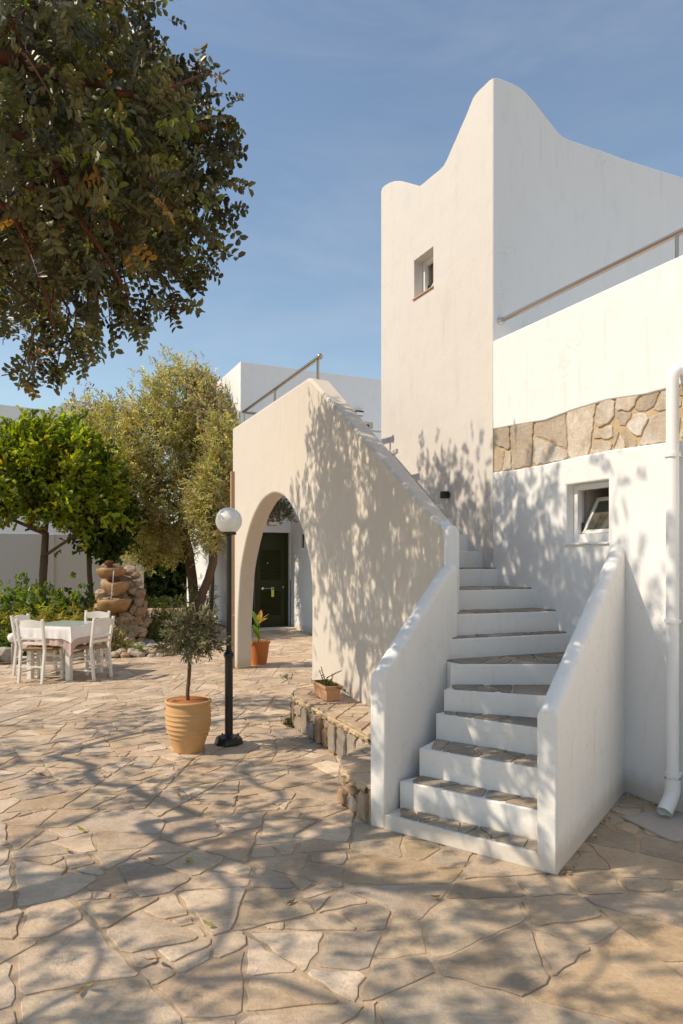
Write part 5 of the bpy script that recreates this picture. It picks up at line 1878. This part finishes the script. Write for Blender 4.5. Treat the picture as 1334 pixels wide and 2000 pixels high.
def make_tree(name, label, trunk, els, nclump, per, temps, spread, tones, wts, bark, r0, seed, mat, smin=0.8, smax=1.2, rtip=0.006, up=0.3, cat='tree', jit=0.2, topw=0.0):
    loc = trunk[0]
    t = thing(name, label, cat, loc)
    C_ = ellipsoids_points(nclump, els, seed)
    nodes, nt_ = grow(trunk, [Vector(c) for c in C_[::2]], maxseg=0.5)
    tree_wood(t, nodes, nt_, r0, rtip, bark, loc, sides=6)
    pos = np.repeat(C_, per, axis=0) + nrng.normal(0, spread, (len(C_) * per, 3))
    mid = np.array([np.mean([e_[0] for e_ in els]), np.mean([e_[1] for e_ in els]), np.mean([e_[2] for e_ in els])])
    dirs = (pos - mid); dirs /= np.linalg.norm(dirs, axis=1, keepdims=True)
    dirs = dirs * 0.6 + nrng.normal(0, 0.6, dirs.shape) + np.array([0, 0, up])
    n = len(pos)
    tn = tones_of(n, tones, wts, jit)
    cl = np.repeat(np.exp(nrng.normal(0, 0.12, nclump)), per)[:, None]
    scatter_mesh('crown', temps, pos, dirs, nrng.uniform(-1.2, 1.2, n), nrng.uniform(smin, smax, n), tn * cl, loc, mat, t)
    return t

def E(px, py, y, rx, ry, rz):
    """ellipsoid centred at photo column/row and distance; radii in photo pixels across and up, ry in metres"""
    k_ = y / F
    return (at(px, y, 0).x, y, gz(py, y), rx * k_, ry, rz * k_)

# citrus tree at the left
citrus_t = [tuft(5, 0.11, 0.055, 0.14, s_) for s_ in (1, 2, 3)]
q = at(82, 14.6, 0)
make_tree('citrus_tree', 'round citrus tree with glossy bright green leaves at the left', [(q.x, q.y, 0), (q.x, q.y, 0.7), (q.x + 0.02, q.y, 1.3), (q.x + 0.05, q.y, 1.75)],
          [E(115, 925, 14.6, 105, 1.25, 95), E(45, 950, 14.4, 75, 1.1, 85), E(165, 975, 14.7, 75, 1.1, 75), E(100, 875, 14.5, 70, 0.9, 50), E(30, 900, 14.6, 70, 0.9, 60), E(-30, 950, 14.4, 60, 1, 80)],
          420, 14, citrus_t, 0.13, [(0.30, 0.34, 0.03), (0.20, 0.26, 0.025), (0.42, 0.43, 0.05), (0.10, 0.13, 0.02), (0.45, 0.32, 0.03)], [4, 4, 3, 3, 0.3], M['bark'], 0.085, 3, M['leaf'], up=0.5)
q = at(178, 15.4, 0)
make_tree('citrus_tree', 'smaller dark green tree leaning between the citrus and the fountain', [(q.x, q.y, 0), (q.x + 0.01, q.y, 0.8), (q.x - 0.04, q.y, 1.4), (q.x - 0.05, q.y, 1.9)],
          [E(200, 1015, 15.4, 50, 0.7, 60), E(175, 960, 15.6, 50, 0.8, 60), E(215, 1050, 15.2, 32, 0.5, 40)],
          170, 14, citrus_t, 0.12, [(0.07, 0.11, 0.015), (0.045, 0.075, 0.012), (0.12, 0.16, 0.02)], [4, 4, 2], M['bark'], 0.06, 4, M['leaf'], up=0.2)

# large olive and its neighbour with the leaning trunk
olive_t = [tuft(7, 0.085, 0.026, 0.17, s_, 1.1) for s_ in (4, 5, 6, 7)]
OLT = [(0.44, 0.38, 0.20), (0.54, 0.47, 0.28), (0.28, 0.24, 0.11), (0.62, 0.55, 0.37), (0.46, 0.34, 0.14)]
q = at(377, 17.6, 0)
make_tree('olive_tree', 'large silvery olive tree spreading behind the fountain', [(q.x, q.y, 0), (q.x + 0.03, q.y, 0.6), (q.x - 0.02, q.y, 1.2), (q.x - 0.12, q.y, 1.9), (q.x - 0.3, q.y, 2.6)],
          [E(340, 780, 17.6, 62, 1.0, 75), E(300, 880, 17.4, 105, 1.4, 90), E(225, 870, 17.8, 70, 1.0, 75), E(255, 950, 17.2, 80, 1.2, 80), E(335, 985, 17.2, 75, 1.2, 75), E(380, 870, 17.8, 60, 1.0, 90), E(290, 1050, 17.2, 60, 0.9, 45), E(350, 1060, 17.4, 45, 0.8, 40), E(180, 830, 18.2, 35, 0.7, 40)],
          820, 12, olive_t, 0.16, OLT, [4, 4, 3, 2, 2], M['bark'], 0.13, 6, M['leaf'], up=0.35)
q = at(384, 15.2, 0)
make_tree('olive_tree', 'leaning olive with a twisted bare trunk beside the rear house', [(q.x, q.y, 0), (q.x - 0.03, q.y, 0.25), (q.x + 0.05, q.y, 0.6), (q.x + 0.13, q.y, 0.95), (q.x + 0.26, q.y, 1.25), (q.x + 0.36, q.y, 1.6), (q.x + 0.38, q.y, 2.1)],
          [E(425, 960, 15.4, 32, 0.7, 70), E(405, 990, 15.2, 36, 0.6, 45), E(432, 880, 15.8, 28, 0.7, 60), E(418, 1035, 15.0, 22, 0.4, 22)],
          190, 13, olive_t, 0.12, OLT, [4, 3, 4, 1, 2], M['bark'], 0.105, 8, M['leaf'], up=0.1)
q = at(412, 16.9, 0)
bou_t = [tuft(6, 0.06, 0.04, 0.12, s_, 1.2) for s_ in (8, 9)]
make_tree('bougainvillea', 'sparse bougainvillea with dusty purple bracts against the white rear house', [(q.x, q.y, 0), (q.x + 0.05, q.y, 1.2), (q.x, q.y, 2.4), (q.x - 0.1, q.y, 3.4)],
          [E(405, 800, 17.0, 35, 0.5, 40), E(430, 840, 16.6, 32, 0.4, 55), E(395, 760, 17.2, 22, 0.4, 30), E(440, 920, 16.4, 20, 0.4, 50)],
          150, 10, bou_t, 0.13, [(0.50, 0.34, 0.36), (0.55, 0.42, 0.40), (0.30, 0.22, 0.16), (0.40, 0.36, 0.20)], [2, 2, 2, 6], M['bark'], 0.04, 9, M['leaf'], cat='plant')
# thin twiggy tree top behind
q = at(195, 22, 0)
make_tree('bare_tree', 'thin reddish twiggy treetop showing behind the olive', [(q.x, q.y, 0), (q.x, q.y, 2.5), (q.x + 0.1, q.y, 4.2)],
          [E(195, 800, 22, 35, 0.6, 28), E(175, 815, 22, 25, 0.6, 20)], 70, 6, bou_t, 0.2, [(0.30, 0.18, 0.12), (0.24, 0.20, 0.09)], [3, 2], M['redbark'], 0.08, 10, M['leaf'], smin=0.7, smax=1.2)
# dark trees beyond the path
dark_t = [tuft(6, 0.16, 0.08, 0.25, s_) for s_ in (1, 2)]
for i, (px, y_, els) in enumerate([(300, 25.5, [E(300, 1075, 25.5, 45, 1.0, 40), E(290, 1120, 25.5, 40, 1.0, 40)]), (348, 26.5, [E(350, 1080, 26.5, 40, 1.0, 36), E(340, 1130, 26.5, 40, 1, 36)]), (240, 24.0, [E(240, 1040, 26, 70, 1.2, 60), E(250, 1100, 26, 60, 1.0, 60)])]):
    q = at(px, y_, 0)
    lab = ['dark green shrubby tree beyond the garden path, behind the fountain rocks', 'dark green shrubby tree beyond the garden path, beside the leaning trunk', 'shaded dark tree behind the sloping garden wall'][i]
    make_tree('garden_tree', lab, [(q.x, q.y, 0), (q.x, q.y, 0.9), (q.x, q.y, 1.6)], els, 150, 10, dark_t, 0.22, [(0.05, 0.08, 0.015), (0.09, 0.14, 0.02), (0.03, 0.05, 0.012)], [3, 2, 3], M['bark'], 0.1, 20 + i, M['leaf'])

def shrub(name, label, px, y_, w_, h_, dpt_, n, temps, tones, wts, seed, ns=8, up=0.7, group=None, cat='shrub', mat='leaf', smin=0.7, smax=1.2, z0=0.02):
    q = at(px, y_, 0)
    t = thing(name, label, cat, (q.x, q.y, z0), group=group)
    rg = np.random.default_rng(seed)
    tips = []
    mb = MB((q.x, q.y, z0))
    for i in range(ns):
        a = rg.uniform(0, 6.28); r_ = math.sqrt(rg.random()) * 0.8
        tip = Vector((q.x + math.cos(a) * r_ * w_, q.y + math.sin(a) * r_ * dpt_, z0 + h_ * rg.uniform(0.55, 0.95)))
        b = Vector((q.x + math.cos(a) * r_ * w_ * 0.25, q.y + math.sin(a) * r_ * dpt_ * 0.25, z0))
        mb.tube([b, b.lerp(tip, 0.5) + Vector((0, 0, 0.05)), tip], [0.010, 0.007, 0.003], 5)
    mb.build('stems', M['bark'], t, smooth=True)
    d = rg.normal(size=(n, 3)); d /= np.linalg.norm(d, axis=1, keepdims=True); d[:, 2] = np.abs(d[:, 2])
    r = (0.25 + 0.75 * rg.random(n)) ** 0.5
    ph = np.array([mnoise.noise(Vector((float(a), float(b), float(c))) * 2.5 + Vector((seed * 1.3, 0, 0))) for a, b, c in d])
    r = r * (1 + 0.5 * ph)
    pos = np.array([q.x, q.y, z0]) + d * r[:, None] * np.array([w_, dpt_, h_])
    dirs = d * 0.7 + rg.normal(0, 0.45, d.shape) + np.array([0, 0, up])
    scatter_mesh('foliage', temps, pos, dirs, rg.uniform(-1.5, 1.5, n), rg.uniform(smin, smax, n), tones_of(n, tones, wts, 0.22), (q.x, q.y, z0), M[mat], t)
    return t
broad = [tuft(7, 0.085, 0.042, 0.10, s_, 1.4) for s_ in (11, 12, 13)]
def fountain_leaf(n, l, wdt, seed):
    rg = random.Random(seed); lv = []
    for i in range(n):
        lv.append(((0, 0, 0), rg.uniform(0, 6.28), rg.uniform(-0.9, 0.25), rg.uniform(-0.4, 0.4), l * rg.uniform(0.7, 1.15), wdt))
    v_, f_ = sprig(lv)
    # turn so that the whorl opens along +X
    m_ = np.array(Matrix.Rotation(R(90), 3, 'Y'))
    return v_ @ m_.T, f_
spider = [fountain_leaf(13, 0.17, 0.016, s_) for s_ in (1, 2, 3)]
G1 = [(0.20, 0.27, 0.05), (0.12, 0.18, 0.03), (0.30, 0.34, 0.09), (0.06, 0.09, 0.02)]
G2 = [(0.38, 0.34, 0.09), (0.48, 0.40, 0.13), (0.22, 0.21, 0.05), (0.46, 0.32, 0.10)]
shrub('green_shrub', 'bright green leafy shrub behind the table at the left edge', 5, 13.8, 0.60, 0.98, 0.5, 420, broad, G1, [3, 3, 3, 1], 31)
shrub('green_shrub', 'bright green leafy shrub below the citrus trunk', 70, 13.6, 0.62, 1.08, 0.5, 430, broad, G1, [3, 3, 3, 1], 32)
shrub('green_shrub', 'bright green leafy shrub in front of the thin pale trunk', 135, 13.5, 0.58, 1.06, 0.5, 430, broad, G1, [3, 3, 2, 2], 33)
shrub('green_shrub', 'darker shrub hugging the left side of the fountain', 180, 13.4, 0.36, 1.0, 0.4, 260, broad, [(0.06, 0.10, 0.02), (0.04, 0.06, 0.015)], [2, 2], 34)
shrub('spiky_plant', 'feathery spiky plant behind the left chairs', 25, 12.4, 0.55, 0.72, 0.45, 90, spider, G2, [3, 3, 3, 1], 35)
shrub('spiky_plant', 'feathery yellow green spiky plant right behind the table', 105, 12.5, 0.55, 0.80, 0.45, 110, spider, G2, [3, 3, 3, 1.5], 36)
shrub('spiky_plant', 'feathery yellow green spiky plant beside the fountain basins', 165, 12.7, 0.50, 0.80, 0.4, 110, spider, G2, [3, 3, 3, 1.5], 37)
shrub('spiky_plant', 'shaded spiky plant at the far left behind the rocks', -25, 11.9, 0.45, 0.65, 0.35, 80, spider, [(0.10, 0.10, 0.03), (0.18, 0.17, 0.05)], [1, 1], 38)  # darker leaf tones put this plant's shade into its colour
shrub('low_shrub', 'low dark green plant at the left edge near the spotlight', 12, 11.5, 0.35, 0.42, 0.2, 170, broad, G1, [2, 3, 1, 3], 39, smin=0.5, smax=0.8)
ole = [tuft(8, 0.085, 0.017, 0.12, s_, 1.1) for s_ in (21, 22)]
G3 = [(0.16, 0.17, 0.06), (0.24, 0.22, 0.09), (0.09, 0.10, 0.03), (0.30, 0.26, 0.13)]
shrub('oleander', 'loose oleander bush right of the fountain rocks', 305, 13.3, 0.50, 0.66, 0.35, 330, ole, G3, [3, 3, 3, 1], 40)
shrub('oleander', 'small oleander bush behind the potted olive crown', 355, 14.0, 0.42, 0.62, 0.35, 260, ole, G3, [3, 3, 3, 2], 41)
shrub('low_shrub', 'pale sprawling plant at the foot of the fountain', 222, 12.15, 0.26, 0.46, 0.2, 190, ole, [(0.26, 0.22, 0.10), (0.18, 0.16, 0.06)], [2, 2], 42, smin=0.5, smax=0.8)
shrub('low_shrub', 'small bright tuft between the edging rocks', 268, 11.9, 0.14, 0.17, 0.1, 70, ole, [(0.25, 0.28, 0.07)], [1], 43, smin=0.35, smax=0.6)
shrub('low_shrub', 'thin pale bush at the foot of the white rear house wall', 392, 17.2, 0.38, 1.15, 0.3, 200, ole, [(0.32, 0.29, 0.20), (0.22, 0.20, 0.10)], [2, 2], 44)
shrub('low_shrub', 'dark ground plants beside the garden step', 320, 22.5, 1.3, 0.45, 0.5, 330, broad, [(0.05, 0.08, 0.02), (0.10, 0.13, 0.03)], [2, 2], 45)
shrub('hanging_plant', 'leafy plant hanging from the wall above the green door', 545, 15.9, 0.28, 0.62, 0.3, 190, ole, [(0.10, 0.09, 0.04), (0.18, 0.15, 0.07)], [2, 2], 46, z0=2.55, cat='plant')
# small clay pot by the leaning trunk
q = at(398, 14.3, 0)
p3 = thing('clay_pot', 'small orange clay pot half hidden behind the potted olive crown', 'pot', q)
mb = MB(); mb.lathe([(0.02, 0), (0.12, 0), (0.15, 0.2), (0.165, 0.40), (0.185, 0.41), (0.185, 0.45), (0.165, 0.45), (0.15, 0.42), (0.02, 0.42)], n=24); mb.build('pot_body', M['pale_terracotta'], p3, auto=True)
mb = MB(); mb.lathe([(0.15, 0.40), (0.15, 0.43), (0.02, 0.44)], n=16); mb.build('soil', M['soil'], p3)

# ================================================================= THE CAROB TREE OVERHEAD
outline_px = [(-400, -900), (262, -900), (262, 0), (235, 50), (275, 100), (318, 140), (338, 175), (345, 220), (360, 262), (355, 310), (345, 380), (348, 425), (330, 465), (290, 485), (255, 492), (232, 520), (185, 535), (145, 540), (110, 590), (75, 625), (45, 640), (15, 640), (-400, 700)]
def carob_ok(x, y, z):
    # crown trimmed along the sun's slope so the upper walls stay lit
    if z > 2.78 + 1.067 * (1.6 - x) - 0.12 * max(0, y - 5.0): return False
    if y > 0.35:
        px = 667 + F * x / y; py = HZ - F * (z - EYE) / y
        if -40 < px < 1400 and py > -40:
            if not in_poly(px, py, outline_px): return False
            if y < 2.5: return False
        elif px >= 240 and py > -500:
            return False
    return True
g = np.random.default_rng(77)
carC = []
wallx = lambda yy: W0.x + (yy - W0.y) / WD.y * WD.x
def in_view(x, y, z):
    return y > 0.35 and 0 < 667 + F * x / y and -30 < HZ - F * (z - EYE) / y
nv = no = tries = 0
while (nv < 290 or no < 290) and tries < 200000:
    tries += 1
    x = g.uniform(-7.2, -0.35); y = g.uniform(0.2, 7.6); z = g.uniform(2.4, 7.0)
    e_ = ((x + 3.9) / 3.6) ** 2 + ((y - 3.9) / 3.8) ** 2 + ((z - 4.3) / 2.5) ** 2
    if e_ > 1 or not carob_ok(x, y, z): continue
    if in_view(x, y, z):
        if nv >= 290: continue
        if mnoise.noise(Vector((x * 1.8, y * 1.8, z * 1.8 + 9))) < 0.04: continue
        nv += 1
    else:
        gx, gy = x + 0.937 * z, y + 0.235 * z
        n_ = mnoise.noise(Vector((x * 0.75, y * 0.75, z * 0.75 + 4)))
        if gx < wallx(gy) - 0.3:                     # unseen boughs thinned where their shade lands on paving, to shape the dapples
            if n_ < 0.0 or z > 5.2: continue
        elif n_ < -0.15: continue
        if no >= 290: continue
        no += 1
    carC.append(Vector((x, y, z)))
cl = Vector((-5.3, 1.3, 0))
car = thing('carob_tree', 'large carob tree with dark leathery leaves overhanging the top left corner', 'tree', cl)
trunk = [(-5.3, 1.3, 0), (-5.33, 1.4, 0.7), (-5.2, 1.6, 1.4), (-4.95, 1.95, 2.1), (-4.6, 2.4, 2.8), (-4.2, 2.9, 3.5)]
nodes, nt_ = grow(trunk, carC, jit=0.2, sag=0.06, maxseg=0.35)
tree_wood(car, nodes, nt_, 0.15, 0.0055, M['redbark'], cl, expo=0.38, sides=7)
car_t = [pinnate(4, 0.044, 0.027, 0.115, s_) for s_ in (1, 2, 3)] + [pinnate(5, 0.042, 0.025, 0.13, s_) for s_ in (6, 7)] + [pinnate(3, 0.048, 0.029, 0.085, s_) for s_ in (4, 5)]
CT = [(0.095, 0.090, 0.036), (0.135, 0.125, 0.05), (0.055, 0.050, 0.022), (0.20, 0.22, 0.04), (0.36, 0.18, 0.04), (0.24, 0.08, 0.03)]
CW = [5, 4, 4, 0.7, 0.22, 0.10]
P_ = []; D_ = []
# loose sprays reaching out of the crown: tip column/row in the photograph and distance
tips = [(292, 8, 3.6), (313, 57, 3.4), (345, 78, 3.9), (428, 112, 3.5), (442, 165, 3.8), (480, 213, 3.4), (486, 272, 3.6), (470, 320, 4.0), (478, 358, 3.7), (452, 395, 3.5), (482, 440, 3.6), (464, 512, 3.4), (452, 480, 4.0), (425, 553, 3.6), (382, 585, 3.8), (375, 628, 3.5), (325, 640, 3.9), (268, 676, 3.6), (238, 655, 4.2), (190, 700, 3.5), (163, 742, 3.7), (100, 775, 3.6), (60, 760, 4.0), (24, 782, 3.5), (405, 140, 4.2), (460, 232, 3.7), (462, 290, 3.9), (455, 350, 3.6), (466, 420, 3.8), (440, 540, 3.9), (400, 575, 3.7), (350, 630, 4.0), (300, 655, 3.7), (220, 690, 4.0), (130, 755, 3.8), (385, 120, 3.7), (250, 660, 3.9), (165, 715, 4.1), (45, 780, 4.0), (430, 240, 4.3), (415, 560, 4.3)]
spray_wood = []
for (px, py, y_) in tips:
    tip = at(px, y_, gz(py, y_))
    ca_x, ca_y = 190, 330
    l_ = math.hypot(px - ca_x, py - ca_y)
    px -= (px - ca_x) / l_ * 34; py -= (py - ca_y) / l_ * 34
    tip = at(px, y_, gz(py, y_))
    l_ = math.hypot(px - ca_x, py - ca_y)
    ln_ = g.uniform(0.32, 0.44) * F / y_
    sx, sy = px - (px - ca_x) / l_ * ln_ , py - (py - ca_y) / l_ * ln_ - g.uniform(-20, 45)
    y2 = y_ + g.uniform(-0.15, 0.3)
    st0 = at(sx, y2, gz(sy, y2))
    # join the spray to the nearest twig
    nb = min(nodes, key=lambda n_: (n_[0] - st0).length)[0]
    midp = st0.lerp(tip, 0.5) + Vector((0, 0, g.uniform(-0.02, 0.05)))
    spray_wood.append([nb, st0, midp, tip])
    dd = (tip - st0).normalized()
    for i in range(14):
        t_ = (i + 0.6) / 14
        p = (st0.lerp(midp, t_ * 2) if t_ < 0.5 else midp.lerp(tip, t_ * 2 - 1))
        sd = Vector((g.normal(), g.normal(), g.normal())) * 0.6
        P_.append(tuple(p)); D_.append(tuple(dd * 0.8 + sd))
    P_.append(tuple(tip - dd * 0.09)); D_.append(tuple(dd + Vector((0, 0, g.uniform(-0.3, 0.3)))))
# the boughs that show through the leaves
boughs = [([(-90, 90), (20, 125), (120, 150), (230, 168), (330, 212), (405, 262)], 2.75, 0.030),
          ([(120, 150), (190, 205), (238, 268), (292, 350), (372, 432)], 2.78, 0.017),
          ([(-80, 190), (0, 238), (95, 300), (185, 392), (262, 470)], 2.72, 0.022),
          ([(95, 300), (150, 420), (215, 520), (262, 600)], 2.85, 0.013),
          ([(230, 168), (285, 190), (345, 165), (400, 140)], 2.80, 0.014),
          ([(-60, 330), (30, 420), (80, 540), (110, 660)], 2.9, 0.014)]
for bpts, y_, r_ in boughs:
    pts3 = [at(px, y_ + 0.12 * i, gz(py, y_ + 0.12 * i)) + Vector((0, 0, rng.gauss(0, 0.012))) for i, (px, py) in enumerate(bpts)]
    mb = MB(cl)
    mb.tube(pts3, [r_ * (1 - 0.72 * i / (len(pts3) - 1)) for i in range(len(pts3))], 8)
    for i in range(len(pts3) - 1):                   # side shoots and leaf sprigs
        for k_ in range(4):
            b0_ = pts3[i].lerp(pts3[i + 1], rng.random())
            dd = Vector((rng.uniform(0, 1), rng.gauss(0, 0.6), rng.gauss(0, 0.8))).normalized()
            e0_ = b0_ + dd * rng.uniform(0.08, 0.2)
            if in_poly(667 + F * e0_.x / e0_.y, HZ - F * (e0_.z - EYE) / e0_.y, outline_px):
                mb.tube([b0_, e0_], [0.004, 0.0018], 4, caps=False)
                P_.append(tuple(e0_)); D_.append(tuple(dd + Vector((0, 0, -0.2))))
    mb.build('branch', M['redbark'], car, smooth=True)
for sw in spray_wood:
    mb = MB(cl); mb.tube(sw, [0.007, 0.006, 0.004, 0.002], 6); mb.build('branch', M['redbark'], car, smooth=True)
for c in carC:
    m_ = 20 if in_view(*c) else 13
    for i in range(m_):
        d = Vector((g.normal(), g.normal(), g.normal()))
        p = c + d * (0.115 if m_ == 20 else 0.095)
        if not carob_ok(p.x, p.y, p.z) and g.random() < 0.6: continue
        P_.append(tuple(p)); D_.append((d.x * 0.7 + 0.35, d.y * 0.7, d.z * 0.7 - 0.1))
# sprays reaching out of the outline towards the right
P_ = np.array(P_); D_ = np.array(D_)
# nearest leaves in view become parts of their own
yv = P_[:, 1]; pxs = 667 + F * P_[:, 0] / yv; pys = HZ - F * (P_[:, 2] - EYE) / yv
vis = (yv > 0.5) & (pxs > 10) & (pxs < 520) & (pys > 10) & (pys < 800)
score = np.where(vis, yv - (pxs / 520) * 1.2, 99)
order = np.argsort(score)
own = order[:300]
mask = np.ones(len(P_), bool); mask[own] = False
n = mask.sum()
scatter_mesh('crown', car_t, P_[mask], D_[mask], g.uniform(-1.8, 1.8, n), g.uniform(0.8, 1.2, n), tones_of(n, CT, CW, 0.22), tuple(cl), M['leaf_dark'], car)
lf_meshes = []
for (tv, tf) in car_t:
    for tone in (CT[0], CT[1], CT[2], CT[0], CT[3], CT[4]):
        me = bpy.data.meshes.new('leaf')
        me.from_pydata([tuple(v_) for v_ in tv], [], [list(f_) for f_ in tf])
        a = me.attributes.new('tone', 'FLOAT_COLOR', 'POINT')
        a.data.foreach_set('color', np.tile(np.array([*tone, 1], dtype=np.float32), len(me.vertices)))
        me.materials.append(M['leaf_dark'])
        lf_meshes.append(me)
frm = frames(D_[own], g.uniform(-1.8, 1.8, 300))
for i, k_ in enumerate(own):
    j = int(g.integers(0, len(lf_meshes)))
    if j % 6 == 5 and g.random() < 0.75: j -= 3
    if j % 6 == 4 and g.random() < 0.45: j -= 3
    o = bpy.data.objects.new('leaf', lf_meshes[j]); COL.objects.link(o); o.parent = car
    mt = Matrix([list(r_) for r_ in frm[i]]).to_4x4()
    mt = Matrix.Translation(Vector(P_[k_]) - cl) @ mt @ Matrix.Scale(float(g.uniform(0.85, 1.15)), 4)
    o.matrix_basis = mt
print('stones', len(good), 'carob clumps', len(carC), 'carob leaves', len(P_))
